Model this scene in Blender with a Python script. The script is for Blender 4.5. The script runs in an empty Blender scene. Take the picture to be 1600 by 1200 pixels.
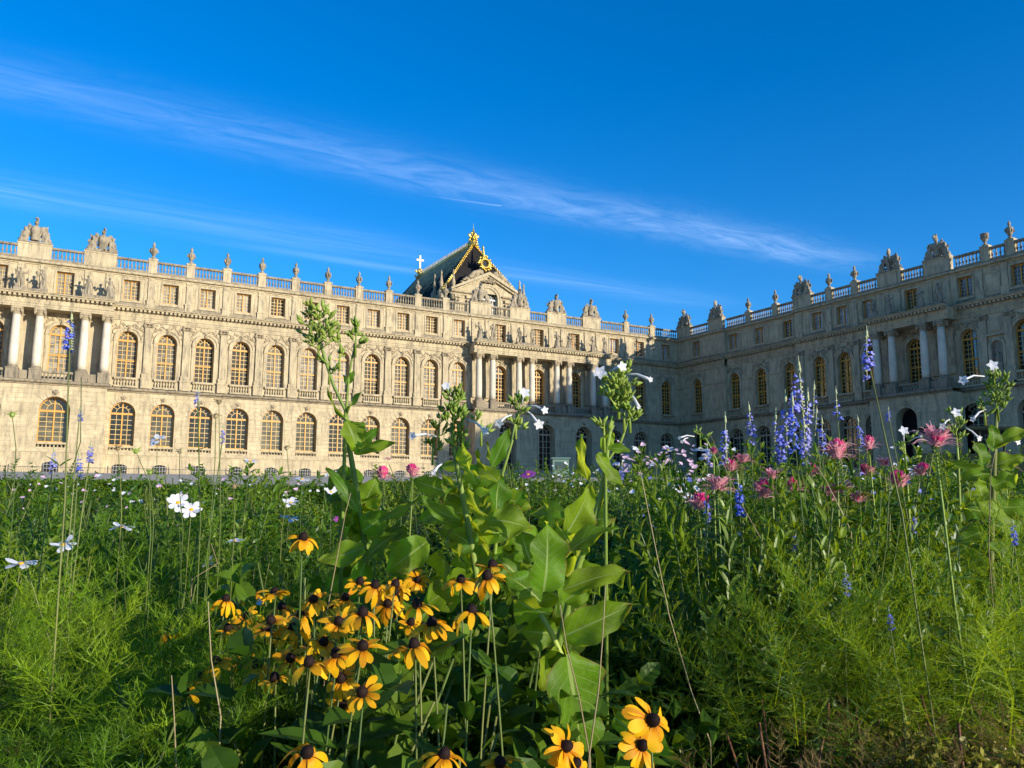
import bpy, math, random
import numpy as np
from mathutils import Vector, Matrix, noise
R = math.radians
sc = bpy.context.scene
COL = sc.collection

# ------------------------------------------------------------------ camera
FPX, YAW, PIT, ROL = 1287.47, 1.0611, 0.1414, 0.0035
CAM = Vector((-7.0357, -105.148, 0.0))
fw = Vector((math.cos(YAW)*math.cos(PIT), math.sin(YAW)*math.cos(PIT), math.sin(PIT)))
_r = Vector((math.sin(YAW), -math.cos(YAW), 0)); _u = _r.cross(fw)
rt = _r*math.cos(ROL) + _u*math.sin(ROL); up = _u*math.cos(ROL) - _r*math.sin(ROL)
cd = bpy.data.cameras.new('camera'); cam = bpy.data.objects.new('camera', cd); COL.objects.link(cam)
cd.sensor_width = 36; cd.sensor_fit = 'HORIZONTAL'; cd.lens = 36*FPX/1600
cd.clip_start = 0.05; cd.clip_end = 6000
m = Matrix((rt, up, -fw)).transposed().to_4x4(); m.translation = CAM
cam.matrix_world = m
sc.camera = cam

# ------------------------------------------------------------------ sun and sky
SUN_EL, SUN_A = R(11.2), R(24)                 # A: from the long facade's normal towards the right
sd = Vector((math.sin(SUN_A)*math.cos(SUN_EL), -math.cos(SUN_A)*math.cos(SUN_EL), math.sin(SUN_EL)))
sl = bpy.data.lights.new('sun', 'SUN'); sl.energy = 3.85; sl.angle = R(0.5); sl.color = (1.0, 0.92, 0.76)
so = bpy.data.objects.new('sun', sl); COL.objects.link(so)
so.rotation_euler = (-sd).to_track_quat('-Z', 'Y').to_euler(); so.location = (60, -160, 90)

W = bpy.data.worlds.new('World'); sc.world = W; W.use_nodes = True
nt = W.node_tree; nt.nodes.clear(); N = nt.nodes.new; Lk = nt.links.new
out = N('ShaderNodeOutputWorld'); bg = N('ShaderNodeBackground'); Lk(bg.outputs[0], out.inputs[0])
sky = N('ShaderNodeTexSky'); sky.sky_type = 'NISHITA'; sky.sun_disc = False
sky.sun_elevation = SUN_EL; sky.sun_rotation = math.atan2(sd.x, sd.y)
sky.air_density = 1.0; sky.dust_density = 0.25; sky.ozone_density = 4.0; sky.altitude = 100
bg.inputs[1].default_value = 0.15
hs = N('ShaderNodeHueSaturation'); hs.inputs['Saturation'].default_value = 1.2; hs.inputs['Value'].default_value = 1.0
tn = N('ShaderNodeMix'); tn.data_type = 'RGBA'; tn.blend_type = 'MULTIPLY'; tn.inputs[0].default_value = 1.0; tn.inputs[7].default_value = (0.80, 0.87, 1.02, 1)
Lk(sky.outputs[0], tn.inputs[6]); Lk(tn.outputs[2], hs.inputs['Color'])
# thin cirrus: wisps on a flat layer high above (direction / height), in streaks along one heading
tc = N('ShaderNodeTexCoord'); sx = N('ShaderNodeSeparateXYZ'); Lk(tc.outputs['Generated'], sx.inputs[0])
def mth(op, a, b=None, c=None):
    n = N('ShaderNodeMath'); n.operation = op
    for i, q in enumerate((a, b, c)):
        if q is None: continue
        if isinstance(q, (int, float)): n.inputs[i].default_value = q
        else: Lk(q, n.inputs[i])
    return n.outputs[0]
zz = mth('MAXIMUM', sx.outputs[2], 0.03)
cxx = mth('DIVIDE', sx.outputs[0], zz); cyy = mth('DIVIDE', sx.outputs[1], zz)
def band(y0, wd, strength, sxn, syn, seed, lo, hi):
    cv = N('ShaderNodeCombineXYZ'); Lk(mth('MULTIPLY', cxx, sxn), cv.inputs[0]); Lk(mth('MULTIPLY', cyy, syn), cv.inputs[1]); cv.inputs[2].default_value = seed
    nz = N('ShaderNodeTexNoise'); nz.inputs['Scale'].default_value = 1.0; nz.inputs['Detail'].default_value = 7; nz.inputs['Roughness'].default_value = 0.62; nz.inputs['Distortion'].default_value = 1.4
    Lk(cv.outputs[0], nz.inputs['Vector'])
    cv2 = N('ShaderNodeCombineXYZ'); Lk(mth('MULTIPLY', cxx, 1.1), cv2.inputs[0]); cv2.inputs[1].default_value = seed*3.1
    nz2 = N('ShaderNodeTexNoise'); nz2.inputs['Scale'].default_value = 1.0; nz2.inputs['Detail'].default_value = 3; Lk(cv2.outputs[0], nz2.inputs['Vector'])
    off = mth('MULTIPLY', mth('SUBTRACT', nz2.outputs[0], 0.5), wd*1.1)
    t = mth('DIVIDE', mth('SUBTRACT', mth('ADD', cyy, off), y0), wd)
    g = mth('POWER', 2.718, mth('MULTIPLY', mth('MULTIPLY', t, t), -1.0))
    mr = N('ShaderNodeMapRange'); mr.inputs[1].default_value = 0.36; mr.inputs[2].default_value = 0.70; Lk(nz.outputs[0], mr.inputs[0])
    e0 = N('ShaderNodeMapRange'); e0.interpolation_type = 'SMOOTHSTEP'; e0.inputs[1].default_value = lo; e0.inputs[2].default_value = lo + 0.9; Lk(cxx, e0.inputs[0])
    e1 = N('ShaderNodeMapRange'); e1.interpolation_type = 'SMOOTHSTEP'; e1.inputs[1].default_value = hi; e1.inputs[2].default_value = hi - 0.8; Lk(cxx, e1.inputs[0])
    a = mth('MULTIPLY', mth('ADD', mth('MULTIPLY', mr.outputs[0], 0.75), 0.25), g)
    a = mth('MULTIPLY', mth('MULTIPLY', a, e0.outputs[0]), e1.outputs[0])
    return mth('MULTIPLY', a, strength)
cl = band(2.25, 0.13, 0.12, 3.4, 10.0, 2.0, -9, 3.2)
cl = mth('MULTIPLY', cl, mth('ADD', 0.75, mth('MULTIPLY', mth('MAXIMUM', cxx, 0.0), 0.33)))
cl = mth('ADD', cl, band(3.05, 0.16, 0.10, 0.9, 7.0, 5.5, -9, 1.6))
cl = mth('ADD', cl, band(3.28, 0.05, 0.10, 0.7, 9.0, 9.5, 0.2, 1.9))
cl = mth('ADD', cl, band(3.08, 0.12, 0.12, 0.8, 6.0, 12.5, 1.0, 3.2))
# the short aircraft trail
tx = mth('SUBTRACT', cyy, mth('ADD', mth('MULTIPLY', cxx, -0.148), 2.5695))
tg = mth('POWER', 2.718, mth('MULTIPLY', mth('MULTIPLY', tx, tx), -1/(0.006**2)))
ta = N('ShaderNodeMapRange'); ta.inputs[1].default_value = 1.0; ta.inputs[2].default_value = 1.28; Lk(cxx, ta.inputs[0])
tb = mth('LESS_THAN', cxx, 1.285)
cl = mth('ADD', cl, mth('MULTIPLY', mth('MULTIPLY', tg, tb), mth('MULTIPLY', ta.outputs[0], 0.13)))
cl = mth('MULTIPLY', cl, mth('GREATER_THAN', sx.outputs[2], 0.03))
mx = N('ShaderNodeMix'); mx.data_type = 'RGBA'
Lk(mth('MINIMUM', cl, 0.8), mx.inputs['Factor']); Lk(hs.outputs[0], mx.inputs[6]); mx.inputs[7].default_value = (5.0, 6.2, 8.2, 1)
Lk(mx.outputs[2], bg.inputs[0])

sc.view_settings.view_transform = 'Standard'; sc.view_settings.look = 'None'
sc.view_settings.exposure = 0.78; sc.view_settings.gamma = 1.0; sc.view_settings.use_curve_mapping = False
sc.render.engine = 'CYCLES'
cy = sc.cycles
cy.use_denoising = True; cy.max_bounces = 6; cy.diffuse_bounces = 3; cy.glossy_bounces = 3; cy.transmission_bounces = 4; cy.transparent_max_bounces = 6
cy.use_adaptive_sampling = True; cy.adaptive_threshold = 0.015
cy.sample_clamp_indirect = 6.0

# ------------------------------------------------------------------ materials
MATS = {}
def newmat(name):
    mt = bpy.data.materials.new(name); mt.use_nodes = True; t = mt.node_tree; t.nodes.clear()
    o = t.nodes.new('ShaderNodeOutputMaterial'); b = t.nodes.new('ShaderNodeBsdfPrincipled')
    t.links.new(b.outputs[0], o.inputs[0]); MATS[name] = mt
    return mt, t, o, b
def nn(t, kind, ins=None, **kw):
    n = t.nodes.new(kind)
    for k, v in kw.items(): setattr(n, k, v)
    for k, v in (ins or {}).items():
        if isinstance(v, bpy.types.NodeSocket): t.links.new(v, n.inputs[k])
        else: n.inputs[k].default_value = v
    return n
def mixc(t, fac, a, b, mode='MIX'):
    n = t.nodes.new('ShaderNodeMix'); n.data_type = 'RGBA'; n.blend_type = mode
    for i, v in ((0, fac), (6, a), (7, b)):
        if isinstance(v, bpy.types.NodeSocket): t.links.new(v, n.inputs[i])
        else: n.inputs[i].default_value = v if i == 0 else (*v, 1)
    return n.outputs[2]
def ramp(t, fac, stops):
    n = t.nodes.new('ShaderNodeValToRGB'); e = n.color_ramp.elements
    while len(e) < len(stops): e.new(0.5)
    for q, (p, c) in zip(e, stops): q.position = p; q.color = (*c, 1) if len(c) == 3 else c
    t.links.new(fac, n.inputs[0]); return n.outputs[0]
def stone(name, c1, c2, rough=0.85, block=(1.25, 0.52), mortar=0.012, stain=0.52, dark=(0.10, 0.088, 0.07), bump=0.25):
    mt, t, o, b = newmat(name)
    tc = nn(t, 'ShaderNodeTexCoord'); oi = nn(t, 'ShaderNodeObjectInfo')
    sp = nn(t, 'ShaderNodeSeparateXYZ', {0: tc.outputs['Object']})
    cb = nn(t, 'ShaderNodeCombineXYZ', {0: sp.outputs[0], 1: sp.outputs[2]})
    br = nn(t, 'ShaderNodeTexBrick', {'Vector': cb.outputs[0], 'Color1': (*c1, 1), 'Color2': (*c2, 1), 'Mortar': (*[q*0.72 for q in c1], 1), 'Scale': 1.0,
        'Mortar Size': mortar, 'Mortar Smooth': 0.4, 'Bias': 0.0, 'Brick Width': block[0], 'Row Height': block[1]})
    va = nn(t, 'ShaderNodeVectorMath', {0: tc.outputs['Object']}, operation='ADD')
    rv = nn(t, 'ShaderNodeMath', {0: oi.outputs['Random'], 1: 40.0}, operation='MULTIPLY'); t.links.new(rv.outputs[0], va.inputs[1])
    n1 = nn(t, 'ShaderNodeTexNoise', {'Vector': va.outputs[0], 'Scale': 0.7, 'Detail': 6, 'Roughness': 0.65})
    mp = nn(t, 'ShaderNodeMapping', {0: va.outputs[0], 'Scale': (2.6, 2.6, 0.45)})
    n2 = nn(t, 'ShaderNodeTexNoise', {'Vector': mp.outputs[0], 'Scale': 1.0, 'Detail': 8, 'Roughness': 0.7})
    n3 = nn(t, 'ShaderNodeTexNoise', {'Vector': va.outputs[0], 'Scale': 14.0, 'Detail': 5, 'Roughness': 0.7})
    c = mixc(t, 0.55, br.outputs[0], ramp(t, n1.outputs[0], [(0.3, tuple(q*0.78 for q in c2)), (0.7, tuple(min(1, q*1.18) for q in c1))]))
    st = ramp(t, n2.outputs[0], [(0.47, (0, 0, 0)), (0.68, (1, 1, 1))])
    sf = nn(t, 'ShaderNodeMath', {0: st, 1: stain}, operation='MULTIPLY')
    c = mixc(t, sf.outputs[0], c, dark)
    fine = ramp(t, n3.outputs[0], [(0.3, (0.86, 0.86, 0.86)), (0.7, (1.08, 1.08, 1.08))])
    c = mixc(t, 1.0, c, fine, 'MULTIPLY')
    t.links.new(c, b.inputs['Base Color']); b.inputs['Roughness'].default_value = rough; b.inputs['Specular IOR Level'].default_value = 0.25
    bp = nn(t, 'ShaderNodeBump', {'Strength': bump, 'Distance': 0.03, 'Height': n3.outputs[0]}); t.links.new(bp.outputs[0], b.inputs['Normal'])
    return mt
def plain(name, col, rough=0.6, metal=0.0, spec=0.5, var=0.15, scale=3.0, bump=0.0):
    mt, t, o, b = newmat(name)
    tc = nn(t, 'ShaderNodeTexCoord'); n1 = nn(t, 'ShaderNodeTexNoise', {'Vector': tc.outputs['Object'], 'Scale': scale, 'Detail': 5, 'Roughness': 0.6})
    c = ramp(t, n1.outputs[0], [(0.3, tuple(q*(1-var) for q in col)), (0.7, tuple(min(1, q*(1+var)) for q in col))])
    t.links.new(c, b.inputs['Base Color']); b.inputs['Roughness'].default_value = rough; b.inputs['Metallic'].default_value = metal; b.inputs['Specular IOR Level'].default_value = spec
    if bump:
        bp = nn(t, 'ShaderNodeBump', {'Strength': bump, 'Distance': 0.02, 'Height': n1.outputs[0]}); t.links.new(bp.outputs[0], b.inputs['Normal'])
    return mt
LS1, LS2 = (0.56, 0.452, 0.28), (0.42, 0.335, 0.205)
M_wall = stone('limestone ashlar', LS1, LS2)
M_rust = stone('limestone courses', (0.56, 0.455, 0.283), (0.42, 0.335, 0.207), block=(1.7, 0.5), mortar=0.006, stain=0.58)
M_trim = stone('limestone moulding', (0.53, 0.43, 0.268), (0.43, 0.345, 0.215), block=(2.1, 3.0), mortar=0.006, stain=0.72)
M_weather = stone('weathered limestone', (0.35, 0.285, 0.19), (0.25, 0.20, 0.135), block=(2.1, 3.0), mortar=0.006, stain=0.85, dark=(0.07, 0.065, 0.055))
M_column = stone('pale marble shaft', (0.67, 0.585, 0.45), (0.61, 0.53, 0.40), block=(9, 2.2), mortar=0.003, stain=0.15, rough=0.6)
M_statue = stone('shade-dark weathered stone', (0.37, 0.305, 0.21), (0.28, 0.23, 0.16), block=(9, 9), mortar=0.0, stain=0.9, dark=(0.055, 0.05, 0.042), bump=0.6)  # darker than the walls to stand in for shading on the sculpture
M_carve = stone('carved limestone', (0.43, 0.34, 0.215), (0.35, 0.275, 0.172), block=(9, 9), mortar=0.0, stain=0.6, dark=(0.11, 0.095, 0.075), bump=0.5)
M_frame = plain('ochre painted wood', (0.56, 0.26, 0.022), 0.5, var=0.12)
M_bar = plain('pale ochre bars', (0.52, 0.34, 0.10), 0.5, var=0.1)
M_oak = plain('grey limed wood', (0.42, 0.33, 0.22), 0.6, var=0.12)
M_slate = plain('blue black slate', (0.026, 0.023, 0.022), 0.8, spec=0.05, var=0.3, scale=2.0)
M_lead = plain('weathered lead', (0.16, 0.15, 0.13), 0.55, 0.2, var=0.35, scale=1.5)
M_gold = plain('gilded lead', (0.95, 0.60, 0.13), 0.32, 0.85, var=0.2, scale=2.5, bump=0.3)
M_oldgold = plain('tarnished gilding', (0.62, 0.45, 0.14), 0.45, 0.4, var=0.5, scale=1.5, bump=0.3)
M_patina = plain('gilded lead gone brown', (0.50, 0.30, 0.12), 0.75, 0.0, var=0.5, scale=0.8)
M_iron = plain('dark iron', (0.035, 0.035, 0.035), 0.5, 0.3)
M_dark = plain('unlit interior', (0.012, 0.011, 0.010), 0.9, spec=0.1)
def glass(name, col, var, spec, rough=0.03, ior=1.9, vary=True):
    mt, t, o, b = newmat(name)
    tc = nn(t, 'ShaderNodeTexCoord'); oi = nn(t, 'ShaderNodeObjectInfo')
    sp = nn(t, 'ShaderNodeSeparateXYZ', {0: tc.outputs['Object']})
    rv = nn(t, 'ShaderNodeMath', {0: oi.outputs['Random'], 1: 97.0}, operation='MULTIPLY')
    cb = nn(t, 'ShaderNodeCombineXYZ', {0: sp.outputs[0], 1: sp.outputs[2], 2: rv.outputs[0]})
    v = nn(t, 'ShaderNodeTexNoise', {'Vector': cb.outputs[0], 'Scale': 0.8, 'Detail': 2})
    w = nn(t, 'ShaderNodeTexVoronoi', {'Vector': cb.outputs[0], 'Scale': 2.1}, feature='F1')
    c = mixc(t, 0.5, ramp(t, v.outputs[0], [(0.35, tuple(q*(1-var) for q in col)), (0.65, tuple(min(1, q*(1+var)) for q in col))]), col)
    if vary:
        fl = nn(t, 'ShaderNodeVectorMath', {0: cb.outputs[0], 1: (0.5, 0.55, 1.0)}, operation='SNAP'); wn = nn(t, 'ShaderNodeTexWhiteNoise', {'Vector': fl.outputs[0]})
        m1 = ramp(t, oi.outputs['Random'], [(0.0, (0.12,)*3), (0.3, (0.35,)*3), (0.55, (0.8,)*3), (1.0, (1.25,)*3)]); m2 = ramp(t, wn.outputs['Value'], [(0.0, (0.55,)*3), (0.5, (0.95,)*3), (1.0, (1.2,)*3)])
        c = mixc(t, 1.0, mixc(t, 1.0, c, m1, 'MULTIPLY'), m2, 'MULTIPLY')
    t.links.new(c, b.inputs['Base Color']); b.inputs['Roughness'].default_value = rough; b.inputs['IOR'].default_value = ior; b.inputs['Specular IOR Level'].default_value = spec
    bp = nn(t, 'ShaderNodeBump', {'Strength': 0.06, 'Distance': 0.05, 'Height': w.outputs['Distance']}); t.links.new(bp.outputs[0], b.inputs['Normal'])
    return mt
M_skyp = glass('sky-tinted panes over blinds', (0.34, 0.36, 0.40), 0.35, 0.5, 0.05, 1.7)  # blue-grey base paints reflected sky over the blinds
M_blind = glass('panes over white blinds', (0.25, 0.235, 0.20), 0.4, 0.10, 0.38, 1.35)
M_pane = glass('dim panes', (0.11, 0.095, 0.06), 0.5, 0.5, 0.05, 1.45)
M_black = glass('dark panes', (0.012, 0.012, 0.012), 0.4, 0.5, 0.02, 2.1)

# ------------------------------------------------------------------ geometry collector; local axes: x along a facade, -y outwards
class G:
    def __init__(s): s.v = []; s.f = []; s.uv = None
    def add(s, V, F, UV=None):
        o = len(s.v); s.v.extend(V); s.f.extend([tuple(i+o for i in q) for q in F])
        if UV is not None:
            if s.uv is None: s.uv = []
            s.uv.extend([(0.5, 0.5)]*(o-len(s.uv))); s.uv.extend(UV)
        return s
    def box(s, x0, x1, n0, n1, z0, z1):
        V = [(x, -n, z) for z in (z0, z1) for n in (n0, n1) for x in (x0, x1)]
        return s.add(V, [(0, 1, 3, 2), (4, 6, 7, 5), (0, 4, 5, 1), (2, 3, 7, 6), (0, 2, 6, 4), (1, 5, 7, 3)])
    def run(s, prof, x0, x1):                       # profile of (n, z) drawn along x
        k = len(prof); V = [(x0, -n, z) for n, z in prof] + [(x1, -n, z) for n, z in prof]
        return s.add(V, [(i, (i+1) % k, (i+1) % k + k, i+k) for i in range(k)] + [tuple(range(k))[::-1], tuple(range(k, 2*k))])
    def slab(s, poly, n0, n1):                      # outline of (x, z) with thickness from n0 (back) to n1 (front)
        k = len(poly); V = [(x, -n0, z) for x, z in poly] + [(x, -n1, z) for x, z in poly]
        return s.add(V, [(i, (i+1) % k, (i+1) % k + k, i+k) for i in range(k)] + [tuple(range(k))[::-1], tuple(range(k, 2*k))])
    def face(s, poly, n): return s.add([(x, -n, z) for x, z in poly], [tuple(range(len(poly)))])
    def lathe(s, prof, seg=10, c=(0, 0, 0), sq=(1, 1)):
        V = []; F = []
        for r, z in prof:
            for i in range(seg):
                a = 2*math.pi*i/seg; V.append((c[0]+r*math.cos(a)*sq[0], c[1]+r*math.sin(a)*sq[1], c[2]+z))
        for j in range(len(prof)-1):
            for i in range(seg): F.append((j*seg+i, j*seg+(i+1) % seg, (j+1)*seg+(i+1) % seg, (j+1)*seg+i))
        F.append(tuple(range(seg))[::-1]); F.append(tuple(range((len(prof)-1)*seg, len(prof)*seg)))
        return s.add(V, F)
    def tube(s, pts, rad, seg=6):
        P = [Vector(p) for p in pts]
        if isinstance(rad, (int, float)): rad = [rad]*len(P)
        V = []; F = []; ref = None
        for i, p in enumerate(P):
            d = (P[min(i+1, len(P)-1)] - P[max(i-1, 0)])
            d = d.normalized() if d.length > 1e-9 else Vector((0, 0, 1))
            if ref is None: ref = d.orthogonal().normalized()
            ref = (ref - d*ref.dot(d)); ref = ref.normalized() if ref.length > 1e-6 else d.orthogonal().normalized()
            b = d.cross(ref)
            for k in range(seg):
                a = 2*math.pi*k/seg; q = p + (ref*math.cos(a) + b*math.sin(a))*rad[i]; V.append(tuple(q))
        for i in range(len(P)-1):
            for k in range(seg): F.append((i*seg+k, i*seg+(k+1) % seg, (i+1)*seg+(k+1) % seg, (i+1)*seg+k))
        F.append(tuple(range(seg))[::-1]); F.append(tuple(range((len(P)-1)*seg, len(P)*seg)))
        return s.add(V, F)
    def ball(s, c, r, seg=10, rings=6, rot=None):
        if isinstance(r, (int, float)): r = (r, r, r)
        V = []; F = []
        for j in range(rings+1):
            t = math.pi*j/rings
            for i in range(seg):
                a = 2*math.pi*i/seg; p = Vector((r[0]*math.sin(t)*math.cos(a), r[1]*math.sin(t)*math.sin(a), r[2]*math.cos(t)))
                if rot: p.rotate(rot)
                V.append((c[0]+p.x, c[1]+p.y, c[2]+p.z))
        for j in range(rings):
            for i in range(seg): F.append((j*seg+i, (j+1)*seg+i, (j+1)*seg+(i+1) % seg, j*seg+(i+1) % seg))
        return s.add(V, F)
    def mesh(s, name, mat, smooth=False):
        me = bpy.data.meshes.new(name); me.from_pydata(s.v, [], s.f)
        if mat: me.materials.append(mat)
        if smooth: me.polygons.foreach_set('use_smooth', [True]*len(me.polygons))
        if s.uv is not None:
            uv = np.array(s.uv + [(0.5, 0.5)]*(len(s.v)-len(s.uv)), dtype=np.float32); li = np.zeros(len(me.loops), dtype=np.int32)
            me.loops.foreach_get('vertex_index', li); me.uv_layers.new(name='UVMap').data.foreach_set('uv', uv[li].ravel())
        me.update(); return me
    def obj(s, name, mat, parent=None, loc=(0, 0, 0), smooth=False):
        return put(name, s.mesh(name, mat, smooth), parent, loc)
def put(name, me, parent=None, loc=(0, 0, 0), rot=(0, 0, 0), scl=None):
    o = bpy.data.objects.new(name, me); COL.objects.link(o); o.location = loc; o.rotation_euler = rot
    if scl: o.scale = scl if not isinstance(scl, (int, float)) else (scl,)*3
    if parent: o.parent = parent
    return o
def empty(name, loc=(0, 0, 0), rz=0.0):
    o = bpy.data.objects.new(name, None); COL.objects.link(o); o.location = loc; o.rotation_euler = (0, 0, rz); return o
def tag(o, label, cat, group=None, kind=None):
    if label: o['label'] = label
    if cat: o['category'] = cat
    if group: o['group'] = group
    if kind: o['kind'] = kind
    return o
def copytree(o, parent=None):
    c = o.copy(); COL.objects.link(c); c.parent = parent
    for ch in o.children: copytree(ch, c)
    return c
ORD = ['first', 'second', 'third', 'fourth', 'fifth', 'sixth', 'seventh', 'eighth', 'ninth', 'tenth', 'eleventh', 'twelfth', 'thirteenth', 'fourteenth', 'fifteenth', 'sixteenth', 'seventeenth', 'eighteenth', 'nineteenth', 'twentieth', 'twenty-first', 'twenty-second', 'twenty-third', 'twenty-fourth', 'twenty-fifth', 'twenty-sixth', 'twenty-seventh', 'twenty-eighth', 'twenty-ninth', 'thirtieth']
# ------------------------------------------------------------------ terrain
def sstep(t): t = max(0.0, min(1.0, t)); return t*t*(3-2*t)
def gz(x, y):
    d = math.hypot(x-CAM.x, y-CAM.y)
    return -1.0 + 3.25*sstep((d-7)/76.0)
def ground():
    rr = [0, 1, 2, 3, 4, 6, 8, 10, 13, 16, 20, 25, 30, 36, 43, 50, 58, 66, 75, 85, 100, 130, 180, 260, 400, 700, 1400, 3000]
    V = [(CAM.x, CAM.y, -1.0)]; F = []; k = 72
    for r in rr[1:]:
        for i in range(k):
            a = 2*math.pi*i/k; x = CAM.x+r*math.cos(a); y = CAM.y+r*math.sin(a); V.append((x, y, gz(x, y)))
    for i in range(k): F.append((0, 1+i, 1+(i+1) % k))
    for j in range(len(rr)-2):
        for i in range(k): F.append((1+j*k+i, 1+(j+1)*k+i, 1+(j+1)*k+(i+1) % k, 1+j*k+(i+1) % k))
    mt, t, o, b = newmat('dark garden soil and gravel')
    tc = nn(t, 'ShaderNodeTexCoord'); n1 = nn(t, 'ShaderNodeTexNoise', {'Vector': tc.outputs['Object'], 'Scale': 9.0, 'Detail': 8, 'Roughness': 0.7})
    n2 = nn(t, 'ShaderNodeTexNoise', {'Vector': tc.outputs['Object'], 'Scale': 0.12, 'Detail': 3})
    soil = ramp(t, n1.outputs[0], [(0.3, (0.018, 0.012, 0.008)), (0.7, (0.05, 0.035, 0.022))])
    grav = ramp(t, n1.outputs[0], [(0.3, (0.40, 0.33, 0.235)), (0.7, (0.56, 0.47, 0.34))])
    sp = nn(t, 'ShaderNodeVectorMath', {0: tc.outputs['Object'], 1: tuple(CAM)}, operation='DISTANCE')
    mr = nn(t, 'ShaderNodeMapRange', {0: sp.outputs['Value'], 1: 28.0, 2: 30.0})
    t.links.new(mixc(t, mr.outputs[0], soil, grav), b.inputs['Base Color']); b.inputs['Roughness'].default_value = 0.95
    bp = nn(t, 'ShaderNodeBump', {'Strength': 0.8, 'Distance': 0.04, 'Height': n1.outputs[0]}); t.links.new(bp.outputs[0], b.inputs['Normal'])
    g = G(); g.add(V, F); o = g.obj('ground', mt, smooth=True); o['kind'] = 'structure'
ground()

# ------------------------------------------------------------------ palace
ZB, ZP, ZS, ZF, ZE, ZA, ZC, ZT, ZR = 2.0, 5.07, 12.42, 12.98, 20.93, 22.7, 26.3, 26.8, 28.5
def arc(c, w, zs, a0, a1, k=14): return [(c+w*math.cos(a0+(a1-a0)*i/k), zs+w*math.sin(a0+(a1-a0)*i/k)) for i in range(k+1)]
def op(c, w, zb, zs, arch=True): return dict(c=c, w=w, zb=zb, zs=zs, arch=arch)
def contour(o):
    if o['arch']: return [(o['c']+o['w'], o['zb'])] + arc(o['c'], o['w'], o['zs'], 0, math.pi) + [(o['c']-o['w'], o['zb'])]
    return [(o['c']+o['w'], o['zb']), (o['c']+o['w'], o['zs']), (o['c']-o['w'], o['zs']), (o['c']-o['w'], o['zb'])]
def wall_open(g, u0, u1, z0, z1, n, ops, depth=0.5):
    ops = sorted(ops, key=lambda o: o['c'])
    if not ops: g.face([(u0, z0), (u1, z0), (u1, z1), (u0, z1)], n); return
    cuts = [u0] + [(a['c']+b['c'])/2 for a, b in zip(ops, ops[1:])] + [u1]
    for o, a, b in zip(ops, cuts, cuts[1:]):
        c, w, zb, zs = o['c'], o['w'], o['zb'], o['zs']
        if zb > z0: g.face([(a, z0), (b, z0), (b, zb), (a, zb)], n)
        g.face([(a, zb), (c-w, zb), (c-w, zs), (a, zs)], n); g.face([(c+w, zb), (b, zb), (b, zs), (c+w, zs)], n)
        if o['arch']:
            L = arc(c, w, zs, math.pi, math.pi/2, 9); Rr = arc(c, w, zs, math.pi/2, 0, 9)
            g.face([(a, zs)] + L + [(c, z1), (a, z1)], n); g.face(Rr + [(b, zs), (b, z1), (c, z1)], n)
        else: g.face([(a, zs), (b, zs), (b, z1), (a, z1)], n)
        k = contour(o) + [(c+w, zb)]
        for p, q in zip(k, k[1:]): g.add([(p[0], -n, p[1]), (q[0], -n, q[1]), (q[0], -(n-depth), q[1]), (p[0], -(n-depth), p[1])], [(0, 1, 2, 3)])
def rusticated(g, u0, u1, z0, z1, n, ops, ch=0.525, gap=0.05, ring=0.62):
    """courses of dressed stone with sunk joints; arches framed by separate wedge stones"""
    ops = sorted(ops, key=lambda o: o['c'])
    nz = max(1, round((z1-z0)/ch)); hgt = (z1-z0)/nz
    def edge(o, z, side):
        w = o['w'] + 0.0
        if z <= o['zs']: return o['c'] + side*w if z >= o['zb'] else o['c']
        rr = o['w'] + ring; d = z-o['zs']
        return o['c'] + side*(math.sqrt(rr*rr-d*d) if d < rr else 0.0)
    for i in range(nz):
        a = z0+i*hgt+gap*0.5; b = z0+(i+1)*hgt-gap*0.5
        cur = u0
        act = [o for o in ops if b > o['zb']+0.02 and a < o['zs']+o['w']+ring-0.02]
        bounds = []
        for o in act:
            zz = [a + (b-a)*k/4 for k in range(5)]
            bounds.append((o, [(edge(o, z, -1), z) for z in zz], [(edge(o, z, 1), z) for z in zz]))
        lefts = [[(u0, a), (u0, b)]] + [r for _, _, r in bounds]
        rights = [l for _, l, _ in bounds] + [[(u1, a), (u1, b)]]
        for L, Rr in zip(lefts, rights):
            if Rr[0][0]-L[0][0] < 0.02 and Rr[-1][0]-L[-1][0] < 0.02: continue
            g.slab(Rr + L[::-1], n-0.045, n)
    for o in ops:
        if not o['arch']: continue
        k = 9; r0 = o['w']; r1 = o['w']+ring
        for i in range(k):
            a0 = math.pi*i/k + 0.018; a1 = math.pi*(i+1)/k - 0.018
            rr = r1 + (0.12 if i == k//2 else 0.0)
            g.slab(arc(o['c'], r0, o['zs'], a0, a1, 3) + arc(o['c'], rr, o['zs'], a1, a0, 3), n-0.045, n + (0.08 if i == k//2 else 0.012))
def mask(g, c, n, z, s=1.0):
    g.ball((c, -n-0.08*s, z), (0.17*s, 0.16*s, 0.24*s), 8, 6); g.ball((c, -n-0.22*s, z-0.02), (0.05*s, 0.06*s, 0.08*s), 6, 4)
    for q in (-1, 1): g.ball((c+q*0.17*s, -n-0.06*s, z+0.06*s), (0.09*s, 0.09*s, 0.15*s), 6, 4)
    g.ball((c, -n-0.06*s, z+0.22*s), (0.16*s, 0.11*s, 0.09*s), 7, 4)

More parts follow.
